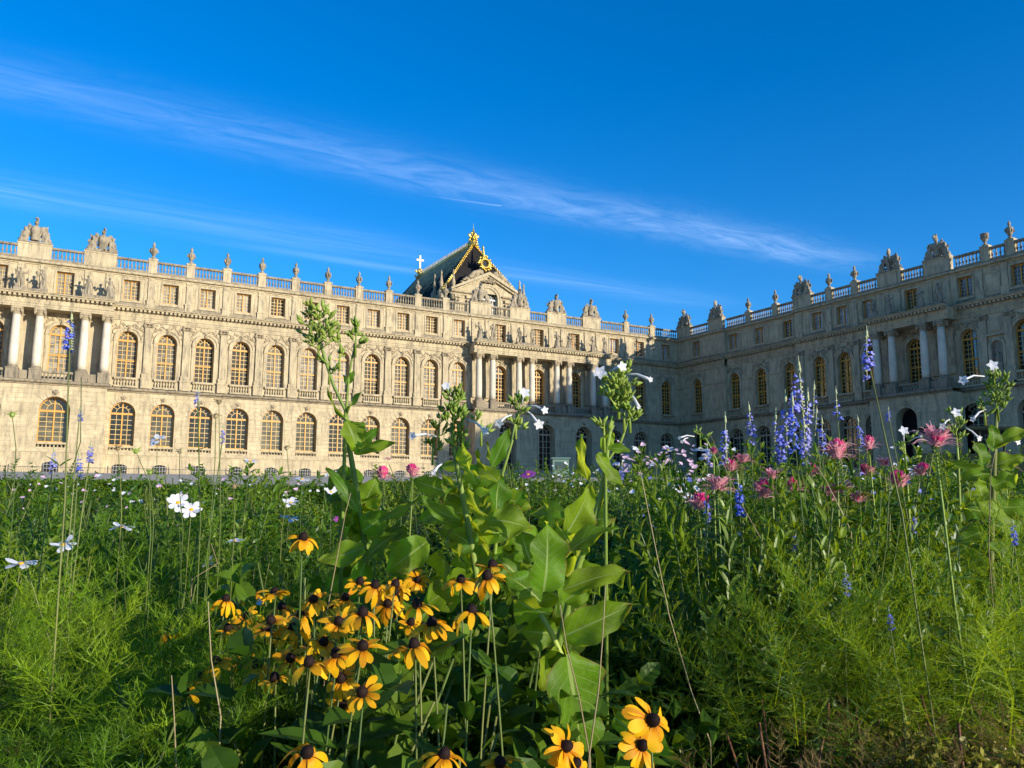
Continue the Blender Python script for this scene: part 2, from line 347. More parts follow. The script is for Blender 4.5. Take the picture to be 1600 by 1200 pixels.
# windows: glass sheet with a frame and glazing bars as parts; built once for each kind
def win_meshes(name, w, zb, zs, arch, cols, rows, mg, mf, mb, fan=True, rail=None):
    o = op(0, w, zb, zs, arch); gl = G(); gl.face(contour(o), 0.0)
    fr = G(); t = 0.10
    for s in (-1, 1): fr.box(min(s*w, s*(w-t)), max(s*w, s*(w-t)), 0.01, 0.12, zb, zs)
    fr.box(-w+t, w-t, 0.01, 0.12, zb, zb+0.16)
    fr.box(-0.07, 0.07, 0.01, 0.14, zb+0.16, zs-0.0)
    if arch:
        k = 12; A = arc(0, w, zs, 0, math.pi, k); B = arc(0, w-t, zs, 0, math.pi, k)
        for i in range(k): fr.slab([A[i], A[i+1], B[i+1], B[i]], 0.01, 0.12)
        fr.box(-w+t, w-t, 0.012, 0.16, zs-0.13, zs+0.10)
        fr.box(-0.07, 0.07, 0.01, 0.11, zs+0.10, zs+w-t)
    else: fr.box(-w+t, w-t, 0.01, 0.12, zs-0.12, zs)
    if rail: fr.box(-w+t, w-t, 0.012, 0.115, rail-0.07, rail+0.07)
    ba = G(); bw = 0.032
    for i in range(1, cols):
        if cols % 2 == 0 and i == cols//2: continue
        x = -w+t + (2*w-2*t)*i/cols; ba.box(x-bw, x+bw, 0.006, 0.07, zb+0.16, zs-0.12)
    for j in range(1, rows):
        z = zb+0.16 + (zs-zb-0.3)*j/rows
        for s in (-1, 1): ba.box(min(s*0.085, s*(w-t)), max(s*0.085, s*(w-t)), 0.006, 0.065, z-bw, z+bw)
    if arch and fan:
        r = w*0.52; A = arc(0, r+bw, zs+0.1, 0.05, math.pi-0.05, 10); B = arc(0, r-bw, zs+0.1, 0.05, math.pi-0.05, 10)
        for i in range(10): ba.slab([A[i], A[i+1], B[i+1], B[i]], 0.006, 0.07)
        for a in (0.62, 1.09, math.pi-1.09, math.pi-0.62):
            d = Vector((math.cos(a), math.sin(a))); q = Vector((-d.y, d.x))*bw; p0 = d*r*(0.5 if abs(a-1.57) > 1 else 1.0); p1 = d*(w-t)
            ba.slab([(p0.x+q.x, zs+0.1+p0.y+q.y), (p1.x+q.x, zs+0.05+p1.y+q.y), (p1.x-q.x, zs+0.05+p1.y-q.y), (p0.x-q.x, zs+0.1+p0.y-q.y)], 0.008, 0.06)
    return gl.mesh('window', mg), fr.mesh('frame', mf), ba.mesh('glazing_bars', mb)
def place_win(parent, M3, u, n):
    w = put('window', M3[0], parent, (u, -n, 0)); put('frame', M3[1], w); put('glazing_bars', M3[2], w)['kind'] = 'stuff'; return w
FFz = (14.12, 18.6); FFw = 1.07
W_FFs = win_meshes('ff', FFw, *FFz, True, 4, 8, M_blind, M_frame, M_bar, rail=16.2)
W_FFd = win_meshes('ffd', FFw, *FFz, True, 4, 8, M_black, M_frame, M_bar, rail=16.2)
W_GFs = win_meshes('gf', 1.3, 6.2, 9.95, True, 4, 6, M_pane, M_frame, M_bar, rail=None)
W_GFp = win_meshes('gfp', 1.5, 6.2, 9.7, True, 4, 6, M_pane, M_frame, M_bar)
W_GFd = win_meshes('gfd', 1.35, 4.3, 9.75, True, 4, 6, M_black, M_oak, M_oak)
W_ATs = win_meshes('at', 0.88, 23.45, 25.82, False, 4, 5, M_blind, M_frame, M_bar)
W_ATt = win_meshes('att', 0.88, 22.95, 25.82, False, 4, 6, M_blind, M_frame, M_bar)
W_ATd = win_meshes('atd', 0.88, 23.45, 25.82, False, 4, 5, M_skyp, M_frame, M_oak)

# shared carved pieces
def pilaster_mesh():
    g = G(); g.box(-0.40, 0.40, 0, 0.27, 14.75, 20.15); base = G(); base.box(-0.55, 0.55, 0, 0.36, 12.99, 14.0); base.box(-0.6, 0.6, 0, 0.42, 14.0, 14.18)
    base.run([(0, 14.18), (0.36, 14.18), (0.36, 14.36), (0.30, 14.42), (0.31, 14.55), (0.23, 14.75), (0, 14.75)], -0.5, 0.5)
    cap = G(); cap.box(-0.44, 0.44, 0, 0.24, 20.15, 20.28)
    for s in (-1, 1):
        cap.ball((s*0.42, -0.22, 20.48), (0.20, 0.14, 0.21), 9, 6); cap.ball((s*0.42, -0.36, 20.48), (0.08, 0.06, 0.08), 6, 4)
    for q in range(5): cap.ball((-0.26+0.13*q, -0.25, 20.45), (0.06, 0.07, 0.10), 6, 4)
    cap.box(-0.5, 0.5, 0, 0.33, 20.68, 20.83); cap.ball((0, -0.32, 20.72), (0.11, 0.08, 0.12), 7, 5)
    cap.box(-0.43, 0.43, 0, 0.24, 20.83, 20.93)
    return g.mesh('pilaster', M_trim), base.mesh('base', M_trim), cap.mesh('capital', M_carve)
PIL = pilaster_mesh()
_g = G(); mask(_g, 0, 0, 0); MASK = _g.mesh('keystone_mask', M_carve, True)
def column_meshes():
    g = G(); k = 10; prof = []
    for i in range(k+1):
        t = i/k; prof.append((0.46*(1-0.16*t*t)+0.01*math.sin(t*3.1), 14.45+(20.05-14.45)*t))
    g.lathe(prof, 18)
    b = G(); b.box(-0.62, 0.62, -0.62, 0.62, 12.99, 14.02); b.box(-0.66, 0.66, -0.66, 0.66, 14.02, 14.14)
    b.lathe([(0.60, 14.14), (0.62, 14.2), (0.60, 14.26), (0.52, 14.29), (0.54, 14.36), (0.53, 14.41), (0.47, 14.46)], 18)
    c = G(); c.lathe([(0.40, 20.05), (0.44, 20.1), (0.42, 20.15), (0.44, 20.3), (0.55, 20.5), (0.5, 20.62)], 16)
    for a in (-1, 1):
        for d in (-1, 1):
            c.ball((a*0.45, d*0.45, 20.47), (0.19, 0.19, 0.2), 9, 6)
            c.ball((a*0.50, d*0.50, 20.30), (0.10, 0.10, 0.14), 6, 4)
    for q in range(4): c.ball((0.47*math.cos(q*math.pi/2), 0.47*math.sin(q*math.pi/2), 20.56), 0.11, 7, 5)
    c.box(-0.58, 0.58, -0.58, 0.58, 20.64, 20.82); c.box(-0.46, 0.46, -0.46, 0.46, 20.82, 20.93)
    return g.mesh('column', M_column, True), b.mesh('base', M_weather), c.mesh('capital', M_carve)
COLM = column_meshes()
def baluster(g, x, n, z0, z1, r):
    h = z1-z0; g.lathe([(r*0.75, 0), (r*0.75, h*0.07), (r*0.45, h*0.12), (r*0.62, h*0.2), (r, h*0.36), (r*0.85, h*0.48), (r*0.42, h*0.68), (r*0.45, h*0.85), (r*0.75, h*0.9), (r*0.75, h)], 7, (x, -n, z0))
def bal_row(parent, u0, u1, n, z0, z1, mat, sp=0.36, r=0.13):
    L = u1-u0; k = max(2, int(L/sp)); g = G()
    rail = G(); rail.run([(n-0.20, z1-0.24), (n+0.20, z1-0.24), (n+0.24, z1-0.12), (n+0.24, z1), (n-0.24, z1), (n-0.24, z1-0.12)], u0, u1); rail.box(u0, u1, n-0.2, n+0.2, z0, z0+0.2)
    o = rail.obj('balustrade_rail', mat, parent)
    for i in range(k): baluster(g, u0+L*(i+0.5)/k, n, z0+0.2, z1-0.24, r)
    g.obj('balusters', mat, o, smooth=True)['kind'] = 'stuff'
def spandrel_mesh(seed):
    rnd = random.Random(seed); g = G()
    for s in (-1, 1):
        for q in range(16):
            a = R(rnd.uniform(18, 76)); rr = rnd.uniform(1.72, 2.45); x = rr*math.cos(a); z = 18.6+rr*math.sin(a)
            if x > 1.72 or z > 20.82: continue
            g.ball((s*x, -0.03, z), (rnd.uniform(0.07, 0.17), 0.07, rnd.uniform(0.05, 0.12)), 7, 4, Matrix.Rotation(rnd.uniform(0, 3.1), 3, 'Y'))
        P = [(s*(0.35+1.15*t), -0.05, 20.35+0.28*math.sin(t*5)-0.25*t) for t in [i/9 for i in range(10)]]
        g.tube(P, [0.07]*10, 5)
        P = [(s*(1.5+0.2*math.sin(t*6)), -0.05, 19.2+1.2*t) for t in [i/7 for i in range(8)]]
        g.tube(P, [0.06]*8, 5)
    g.slab([(-0.16, 19.62), (0.16, 19.62), (0.22, 20.35), (-0.22, 20.35)], 0, 0.2); mask(g, 0, 0.2, 20.15, 0.9)
    return g.mesh('spandrel_relief', M_carve, True)
SPAN = [spandrel_mesh(k) for k in range(3)]
def arch_trim_mesh(w=FFw, zs=18.6, zb=14.15):
    g = G(); k = 16
    for r0, r1, n in ((w, w+0.30, 0.14), (w+0.30, w+0.46, 0.24)):
        A = arc(0, r1, zs, 0, math.pi, k); B = arc(0, r0+0.002, zs, 0, math.pi, k)
        for i in range(k): g.slab([A[i], A[i+1], B[i+1], B[i]], 0, n)
    for s in (-1, 1):
        a, b = sorted((s*(w+0.02), s*(w+0.44))); g.box(a, b, 0, 0.11, zb, zs-0.18)
        a, b = sorted((s*(w-0.0), s*(w+0.50))); g.run([(0, zs-0.18), (0.15, zs-0.18), (0.20, zs-0.05), (0.20, zs), (0, zs)], a, b)
    return g.mesh('archivolt', M_trim)
ARCHT = arch_trim_mesh()
def attic_pil_mesh():
    g = G(); g.box(-0.36, 0.36, 0, 0.17, 23.65, 25.75); b = G(); b.box(-0.46, 0.46, 0, 0.26, 22.72, 23.5); b.box(-0.5, 0.5, 0, 0.30, 23.5, 23.65)
    c = G(); c.box(-0.42, 0.42, 0, 0.17, 25.75, 25.86); c.box(-0.38, 0.38, 0, 0.13, 25.86, 26.3)
    for q in (-0.22, 0, 0.22): c.ball((q, -0.14, 26.08), (0.07, 0.05, 0.10), 6, 4)
    return g.mesh('attic_pilaster', M_trim), b.mesh('base', M_trim), c.mesh('capital', M_trim)
APIL = attic_pil_mesh()
def attic_frame_mesh(zb=23.45):
    g = G()
    for (w0, w1, z0, z1, n) in ((0.90, 1.10, zb-0.2, 26.0, 0.08), (1.36, 1.44, 22.95, 25.72, 0.04)):
        for s in (-1, 1):
            a, b = sorted((s*w0, s*w1)); g.box(a, b, 0, n, z0, z1-0.02)
        if n > 0.05: g.box(-w0, w0, 0, n, 25.84, z1); g.box(-w1-0.05, w1+0.05, 0, n+0.06, z0-0.12, z0)
    rnd = random.Random(4)
    for q in range(15): g.ball((-1.35+2.7*q/14, -0.02, 26.13+0.03*math.sin(q*2.2)), (0.10, 0.05, 0.075), 6, 4)
    return g.mesh('window_surround', M_trim)
ATF = attic_frame_mesh()
ATF2 = attic_frame_mesh(22.98)
def sub_window_mesh():
    g = G()
    for q in range(5): g.box(-0.62+0.31*q-0.025, -0.62+0.31*q+0.025, 0.02, 0.07, 2.2, 4.0)
    for q in range(4): g.box(-0.75, 0.75, 0.03, 0.065, 2.5+0.42*q, 2.55+0.42*q)
    p = G(); p.face([(-0.78, 2.1), (0.78, 2.1), (0.78, 3.85), (0.4, 4.02), (0, 4.08), (-0.4, 4.02), (-0.78, 3.85)], 0)
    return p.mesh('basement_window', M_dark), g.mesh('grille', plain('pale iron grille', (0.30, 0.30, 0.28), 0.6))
SUBW = sub_window_mesh()
PE = [(0, ZE), (0.12, ZE), (0.12, 21.13), (0.17, 21.15), (0.17, 21.36), (0.24, 21.42), (0.24, 21.48), (0.11, 21.5), (0.11, 22.0), (0.20, 22.04), (0.20, 22.27), (0.74, 22.29), (0.78, 22.42), (0.92, 22.5), (0.92, 22.58), (0.05, 22.72), (0, 22.72)]
PA = [(0, ZC), (0.12, ZC), (0.14, 26.42), (0.44, 26.5), (0.50, 26.62), (0.50, 26.72), (0, 26.82)]
PS = [(0, ZS), (0.12, ZS), (0.14, 12.55), (0.42, 12.62), (0.50, 12.74), (0.50, 12.86), (0.0, 12.98)]
PP = [(0, 4.86), (0.10, 4.86), (0.14, 4.98), (0.14, 5.05), (0, 5.12)]
def sh(prof, n): return [(a+n, z) for a, z in prof]
URNS = []; TROPH = []; STAT = []       # filled while the wings are laid out: (wing, u, n, z)
def dentils(parent, u0, u1, n):
    g = G(); k = int((u1-u0)/0.47)
    for i in range(k):
        x = u0+(u1-u0)*(i+0.5)/k; g.box(x-0.13, x+0.13, n+0.2, n+0.66, 22.04, 22.272)
    return g
def section(wing, S, right=False):
    u0, u1, n = S['u0'], S['u1'], S['n']; por = S.get('cols')
    npf = n+2.5 if por else n                       # ground floor front
    ff = S.get('ff', []); gf = S.get('gf', ff); at = S.get('at', ff)
    ddark = S.get('dark', False)
    # basement + ground floor
    gw, zb, zs = (1.5, 5.45, 9.7) if por else (1.32, 5.45, 9.95)
    if ddark or (por and S.get('door')): gw, zb, zs = 1.4, 4.3, 9.75
    gdepth = 1.3 if por else 0.75
    ops = [op(c, gw, zb, zs) for c in gf]
    g = G(); wall_open(g, u0, u1, ZB, ZS+0.1, npf-0.045, ops, gdepth)
    for x in (u0, u1): g.add([(x, -npf+0.045, ZB), (x, 1.7, ZB), (x, 1.7, ZS+0.1), (x, -npf+0.045, ZS+0.1)], [(0, 1, 2, 3)])
    g.obj('ground_floor_wall', M_rust, wing)
    g = G(); rusticated(g, u0, u1, ZP+0.06, ZS, npf, ops); 
    o = g.obj('stone_courses', M_rust, wing); o['kind'] = 'stuff'
    zt = ZP-0.2; PL = [(npf-0.04, ZB), (npf+0.10, ZB)] + sh(PP, npf)[1:] + [(npf-0.04, 5.12)]
    for a, b in (zip([u0] + [c+gw+0.15 for c in gf], [c-gw-0.15 for c in gf] + [u1]) if zb < ZP else [(u0, u1)]):
        if b-a > 0.05: g = G(); g.run(PL, a, b); g.obj('plinth', M_rust, wing)
    for c in gf: put('keystone_mask', MASK, wing, (c, -npf-0.08, zs+gw+0.42), (0, 0, 0), 0.95 if not por else 1.15)
    for c in gf:
        if S.get('void') and c in S['void']:
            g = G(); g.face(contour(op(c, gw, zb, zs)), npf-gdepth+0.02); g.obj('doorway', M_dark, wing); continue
        wm = W_GFd if zb < ZP else (W_GFp if por else W_GFs)
        place_win(wing, wm, c, npf-gdepth+0.02)
        if zb >= ZP:
            bal_row(wing, c-gw+0.02, c+gw-0.02, npf-0.22, 5.46, 6.2, M_trim, 0.36, 0.12)
            b = put('basement_window', SUBW[0], wing, (c, -npf-0.105, 0)); put('grille', SUBW[1], b)
    # string course
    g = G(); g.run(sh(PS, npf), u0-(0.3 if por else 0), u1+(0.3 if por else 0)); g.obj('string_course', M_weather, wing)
    # first floor
    fops = [op(c, FFw, FFz[0], FFz[1]) for c in ff]
    fw_ = max(n, -9)
    g = G(); wall_open(g, u0, u1, ZF-0.3, ZE+0.05, n, fops, 0.65)
    for x in (u0, u1): g.add([(x, -n, ZF-0.3), (x, 1.7, ZF-0.3), (x, 1.7, ZE+0.05), (x, -n, ZE+0.05)], [(0, 1, 2, 3)])
    g.obj('upper_wall', M_wall, wing)
    for i, c in enumerate(ff):
        place_win(wing, W_FFd if ddark or por and S.get('door') else W_FFs, c, n-0.60)
        put('archivolt', ARCHT, wing, (c, -n, 0)); put('spandrel_relief', SPAN[i % 3], wing, (c, -n, 0))
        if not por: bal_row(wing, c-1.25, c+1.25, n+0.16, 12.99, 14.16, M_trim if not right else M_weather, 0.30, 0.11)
    if not por and not S.get('pil'):                # plain bays: a band at the arch springing
        g = G()
        for a, b in zip([u0] + [c+1.6 for c in ff], [c-1.6 for c in ff] + [u1]):
            if b-a > 0.1: g.run([(n, 18.42), (n+0.10, 18.42), (n+0.14, 18.55), (n+0.14, 18.62), (n, 18.62)], a, b); g.box(a, b, n, n+0.12, 12.99, 14.1)
        g.obj('impost_band', M_trim, wing)['kind'] = 'stuff'
    if S.get('pil'):
        for c in S['pil']:
            p = put('pilaster', PIL[0], wing, (c, -n, 0)); put('base', PIL[1], p); put('capital', PIL[2], p)
    for q in S.get('quoin', []):
        g = G(); z = 12.99; i = 0
        while z < 26.2:
            if not (20.5 < z < 22.9):
                w = 0.75 if i % 2 else 1.1; g.box(min(q, q-w), max(q, q-w)+0.03, n, n+0.05, z+0.02, z+0.5)
            z += 0.53; i += 1
        g.obj('quoins', M_trim, wing)['kind'] = 'stuff'
    ne = n
    if por:
        ne = n+2.02
        for c in por:
            p = put('column', COLM[0], wing, (c, -n-1.85, 0)); put('base', COLM[1], p); put('capital', COLM[2], p)
            q = put('pilaster', PIL[0], wing, (c, -n, 0)); put('capital', PIL[2], q)
        g = G(); g.box(u0, u1, n, npf, 12.93, 12.985); g.obj('loggia_floor', M_weather, wing)
        for a, b in zip(por[0::2], por[1::2]):
            g = G(); g.box(a+0.67, b-0.67, n+1.55, n+2.15, 12.99, 13.95); g.obj('pedestal_block', M_weather, wing)
        for a, b in zip(por[1::2], por[2::2]): bal_row(wing, a+0.68, b-0.68, n+1.85, 12.99, 14.05, M_weather, 0.36, 0.13)
        g = G(); g.box(u0+0.02, u1-0.02, n, ne-0.02, ZE+0.004, 22.4); g.obj('loggia_ceiling', M_wall, wing)
        for a, b in zip(por[0::2], por[1::2]):
            g = G(); g.run([(n+1.3, 22.6), (n+2.45, 22.6), (n+2.45, 22.95), (n+2.4, 23.02), (n+1.3, 23.02)], a-0.55, b+0.55); g.obj('statue_base', M_weather, wing)
            STAT.append((wing, a, n+1.95, 23.02)); STAT.append((wing, b, n+1.95, 23.02))
    ex = 0.0 if not por else 0.12
    g = G(); g.run(sh(PE, ne), u0-ex, u1+ex); ent = g.obj('entablature', M_trim, wing)
    dentils(wing, u0, u1, ne).obj('dentils', M_trim, ent)['kind'] = 'stuff'
    g = G(); g.run([(ne+0.05, 22.715), (ne+0.94, 22.585), (ne+0.94, 22.60), (ne+0.05, 22.74)], u0-ex, u1+ex); g.obj('cornice_lead', M_weather, ent)
    # attic
    na = n+0.06 if por else n
    wat = W_ATt if por else (W_ATd if ddark else W_ATs)
    zab = 22.95 if por else 23.45
    g = G(); wall_open(g, u0, u1, 22.6, ZC+0.05, na, [op(c, 0.88, zab, 25.82, False) for c in at], 0.6)
    for x in (u0, u1): g.add([(x, -na, 22.6), (x, 1.7, 22.6), (x, 1.7, ZC+0.1), (x, -na, ZC+0.1)], [(0, 1, 2, 3)])
    g.obj('attic_wall', M_wall, wing)
    for c in at:
        place_win(wing, wat, c, na-0.55); put('window_surround', ATF2 if por else ATF, wing, (c, -na, 0))
    if not por:
        g = G(); g.run([(n, 22.7), (n+0.2, 22.7), (n+0.2, 22.98), (n+0.1, 23.06), (n, 23.06)], u0, u1); g.obj('attic_base_course', M_weather, wing)
    for c in (por or S.get('apil') or S.get('pil') or []):
        p = put('attic_pilaster', APIL[0], wing, (c, -na, 0)); put('base', APIL[1], p); put('capital', APIL[2], p)
    for a, b in S.get('panel', []):
        g = G()
        for (x0, x1, z0, z1) in ((a, b, 25.5, 25.62), (a, b, 23.3, 23.42), (a, a+0.12, 23.42, 25.5), (b-0.12, b, 23.42, 25.5)): g.box(x0, x1, n, n+0.05, z0, z1)
        g.obj('blank_panel', M_trim, wing)
    ea = 0.0
    g = G(); g.run(sh(PA, na), u0-ea, u1+ea); g.obj('attic_cornice', M_trim, wing)
    g = G(); g.box(u0-ea, u1+ea, na-1.2, na+0.14, 26.80, 27.0); g.obj('parapet_base', M_weather, wing)
    # parapet: pedestals with balusters between
    ped = []
    if por:
        for a, b in zip(por[0::2], por[1::2]): ped.append(((a+b)/2, 1.7)); TROPH.append((wing, (a+b)/2, na-0.15, 28.8))
    for c in S.get('urn', []): ped.append((c, 0.48)); URNS.append((wing, c, na-0.15, 28.8))
    for c in S.get('troph', []): ped.append((c, 1.6)); TROPH.append((wing, c, na-0.15, 28.8))
    ped.sort(); cur = u0
    for c, w in ped:
        g = G(); g.box(c-w, c+w, na-0.5, na+0.12, 27.0, 28.55); g.box(c-w-0.06, c+w+0.06, na-0.56, na+0.18, 28.55, 28.78); g.obj('parapet_pedestal', M_trim, wing)
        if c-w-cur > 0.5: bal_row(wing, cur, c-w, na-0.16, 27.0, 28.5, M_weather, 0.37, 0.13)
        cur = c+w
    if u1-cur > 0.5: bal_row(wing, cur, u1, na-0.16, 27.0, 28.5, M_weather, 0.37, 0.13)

left = empty('palace_wing', (0, 0, 0)); tag(left, 'long sunlit cream limestone palace wing with ochre arched windows and balustraded roof', 'palace wing')
right = empty('palace_wing', (83.49, 0, 0), R(-90)); tag(right, 'shaded grey palace wing on the right, at a right angle to the sunlit wing', 'palace wing')
bays = [4.3*i for i in range(11)]; mids = [2.15+4.3*i for i in range(10)]
section(left, dict(u0=-24.5, u1=-18.5, n=0, ff=[-21.4], pil=[-23.7, -19.2]))
section(left, dict(u0=-18.5, u1=-1.95, n=0, ff=[-13.5, -6.95], cols=[-17.9, -15.7, -11.3, -9.1, -4.65, -2.4]))
section(left, dict(u0=-1.95, u1=44.5, n=0, ff=bays, pil=mids, urn=mids))
section(left, dict(u0=44.5, u1=68.1, n=0, ff=[49.7, 56.25, 62.8], cols=[45.3, 47.5, 51.85, 54.05, 58.4, 60.6, 64.95, 67.15], door=True))
section(left, dict(u0=68.1, u1=83.49, n=0, ff=[70.4, 75.5, 80.9], dark=True, urn=[72.9, 78.2], apil=[72.9]))
section(right, dict(u0=0.0, u1=10.95, n=0, ff=[4.6], dark=True, void=[4.6], quoin=[10.95], troph=[1.7, 9.2], panel=[(7.0, 9.2)]))
section(right, dict(u0=10.95, u1=25.0, n=-0.6, ff=[12.35, 17.75, 23.2], dark=True, urn=[15.6, 21.0], panel=[(14.0, 16.0), (19.5, 21.5)]))
section(right, dict(u0=25.0, u1=38.4, n=0, ff=[28.95, 33.05, 37.1], dark=True, pil=[26.0, 31.0, 35.1], troph=[26.5], urn=[31.1, 35.2]))
section(right, dict(u0=38.4, u1=48.9, n=0, ff=[43.2], cols=[39.3, 41.45, 45.7, 47.9], door=True, void=[43.2]))
section(right, dict(u0=48.9, u1=62.5, n=0, ff=[49.98, 56.1, 60.4], at=[49.98, 56.1, 60.4], dark=True, pil=[51.75, 54.6, 58.25], urn=[52.6, 55.4, 58.3], panel=[(52.2, 54.1)]))
section(right, dict(u0=62.5, u1=99.0, n=0, ff=[64.9+4.3*i for i in range(8)], dark=True, pil=[67.05+4.3*i for i in range(7)]))  # unseen stretch, added so the wing's shadow reaches along the sunlit facade
# body of each wing behind the facade
g = G(); g.box(-24.5, 83.0, -13, -0.9, ZB, 27.0); g.box(83.0, 95, -13, -0.9, ZB, 26.9); g.obj('inner_core', M_wall, left)
g = G(); g.box(0.5, 99.0, -13, -1.6, ZB, 27.0); g.obj('inner_core', M_wall, right)
g = G(); g.face([(-0.0, ZB), (1.6, ZB), (1.6, 28.5), (0.0, 28.5)], 0)
o = g.obj('end_wall', M_wall, right, (99.0, 0, 0)); o.rotation_euler = (0, 0, R(90))
# statue niche on the right wing
def niche():
    c, n = 53.2, 0.0; g = G(); A = arc(0, 0.62, 17.2, 0, math.pi, 10)
    B = arc(0, 0.95, 17.2, 0, math.pi, 10)
    for i in range(10): g.slab([B[i], B[i+1], A[i+1], A[i]], 0, 0.28)
    for s in (-1, 1):
        a, b = sorted((s*0.62, s*0.95)); g.box(a, b, 0, 0.28, 14.2, 17.2)
    g.box(-1.05, 1.05, 0, 0.34, 18.4, 18.6); g.box(-0.95, 0.95, 0, 0.1, 18.9, 20.4); g.box(-0.62, 0.62, 0, 0.30, 13.9, 14.2)
    o = g.obj('niche', M_trim, right, (c, 0, 0)); h = G(); h.face(contour(op(0, 0.62, 14.2, 17.2)), 0.02); h.obj('niche_back', M_weather, o)
    STAT.append((right, c, n+0.22, 14.2))
niche()
# ------------------------------------------------------------------ sculpture
def fuse(g, name, mat, voxel):
    me = g.mesh(name+'_raw', None); o = put(name, me); md = o.modifiers.new('fuse', 'REMESH'); md.mode = 'VOXEL'; md.voxel_size = voxel; md.use_smooth_shade = True
    dg = bpy.context.evaluated_depsgraph_get(); r = bpy.data.meshes.new_from_object(o.evaluated_get(dg)); r.name = name
    bpy.data.objects.remove(o); bpy.data.meshes.remove(me); r.materials.clear(); r.materials.append(mat)
    r.polygons.foreach_set('use_smooth', [True]*len(r.polygons)); return r
def figure(seed):
    """standing draped figure 2.35 m tall, looking along -y"""
    q = random.Random(seed); g = G(); lean = q.uniform(-0.07, 0.07); nude = seed % 3 == 1
    hip = Vector((lean, 0, 1.22)); sho = Vector((-lean*1.2, 0.0, 1.86))
    if nude:
        for s in (-1, 1):
            k = s*0.14
            g.tube([(hip.x+k, 0, 1.2), (k*1.3+0.02, -0.07-0.05*s, 0.65), (k*1.4, 0.03, 0.32), (k*1.5, 0.0, 0.06)], [0.165, 0.12, 0.105, 0.065], 10); g.ball((k*1.5, -0.09, 0.05), (0.075, 0.16, 0.06), 8, 5)
        g.lathe([(0.20, 1.02), (0.25, 1.15), (0.24, 1.3), (0.2, 1.36)], 12, (hip.x, 0, 0), (1, 0.75))
        P = [(0.30, 0.14, 1.9), (0.36, 0.16, 1.2), (0.33, 0.14, 0.5), (0.30, 0.12, 0.0)]; g.tube(P, [0.07, 0.14, 0.17, 0.2], 8)
    else:
        V = []; F = []; sg = 26; H = 12
        for j in range(H+1):
            t = j/H; z = 1.28*t; r = 0.37*(1-t)**0.8+0.21*t**0.5*1.0
            for i in range(sg):
                a = 2*math.pi*i/sg; f = 1+0.13*(1-0.55*t)*math.sin(a*7+seed+2.2*t)+0.05*math.sin(a*3+seed)
                V.append((hip.x*t+r*f*math.cos(a), r*f*0.78*math.sin(a), z))
        for j in range(H):
            for i in range(sg): F.append((j*sg+i, j*sg+(i+1) % sg, (j+1)*sg+(i+1) % sg, (j+1)*sg+i))
        F += [tuple(range(sg))[::-1], tuple(range(H*sg, (H+1)*sg))]; g.add(V, F)
        g.ball((0.12, -0.22, 0.72), (0.13, 0.12, 0.34), 8, 6)
        s = q.choice((-1, 1)); g.tube([(s*0.26, 0.0, 1.9), (s*0.05, -0.24, 1.5), (-s*0.25, -0.15, 1.18), (-s*0.33, 0.08, 0.8)], [0.09, 0.09, 0.11, 0.08], 8)
    g.tube([tuple(hip), (lean*0.3, 0.01, 1.45), (0, -0.02, 1.68), tuple(sho)], [0.23, 0.19, 0.24, 0.15], 12)
    for s in (-1, 1):
        sh_ = sho + Vector((s*0.27, 0, -0.06)); g.ball(sh_, 0.115, 8, 6)
        mode = q.random()
        if mode < 0.3: el = sh_+Vector((s*0.22, -0.05, -0.33)); ha = el+Vector((s*0.02, -0.25, 0.28))
        elif mode < 0.6: el = sh_+Vector((s*0.12, 0.02, -0.38)); ha = el+Vector((-s*0.30, -0.22, 0.03))
        elif mode < 0.8: el = sh_+Vector((s*0.30, -0.05, -0.10)); ha = el+Vector((s*0.14, -0.10, 0.36))
        else: el = sh_+Vector((s*0.16, 0.0, -0.36)); ha = el+Vector((s*0.08, -0.12, -0.32))
        g.tube([tuple(sh_), tuple(el), tuple(ha)], [0.10, 0.078, 0.055], 8); g.ball(ha, (0.07, 0.07, 0.085), 7, 5)
        if mode > 0.6 and s == 1: g.tube([tuple(ha+Vector((0, 0, 0.18))), (ha.x*1.05, ha.y, 0.02)], [0.035, 0.05], 6)
        if mode < 0.3 and s == -1: g.ball(ha+Vector((0, 0, 0.12)), (0.16, 0.10, 0.19), 8, 6)
    g.tube([tuple(sho), (sho.x, -0.02, 2.02)], [0.10, 0.085], 8)
    hd = Vector((sho.x+q.uniform(-0.04, 0.04), -0.04, 2.15)); g.ball(hd, (0.125, 0.145, 0.17), 10, 8); g.ball(hd+Vector((0, 0.06, 0.05)), (0.15, 0.14, 0.15), 10, 7)
    g.ball(hd+Vector((0, -0.15, -0.02)), (0.03, 0.04, 0.05), 6, 4)
    if seed % 2: g.ball(hd+Vector((0, 0.16, -0.02)), 0.09, 7, 5)
    if seed % 4 == 2: g.lathe([(0.17, 0), (0.18, 0.05), (0.10, 0.16), (0.03, 0.2)], 9, (hd.x, hd.y, hd.z+0.06))
    s = q.choice((-1, 1)); k = seed % 4
    if k == 0: g.lathe([(0.20, 0), (0.18, 0.5), (0.14, 0.62), (0.16, 0.7)], 9, (s*0.42, 0.0, 0))
    if k == 1: g.ball((s*0.40, -0.05, 0.34), (0.17, 0.10, 0.34), 9, 7)
    if k == 3: g.ball((s*0.38, 0.0, 0.22), (0.20, 0.22, 0.22), 8, 6); g.ball((s*0.42, -0.16, 0.38), 0.12, 7, 5)
    g.box(-0.42, 0.42, -0.32, 0.32, -0.02, 0.06)
    return fuse(g, 'statue', M_statue, 0.035)
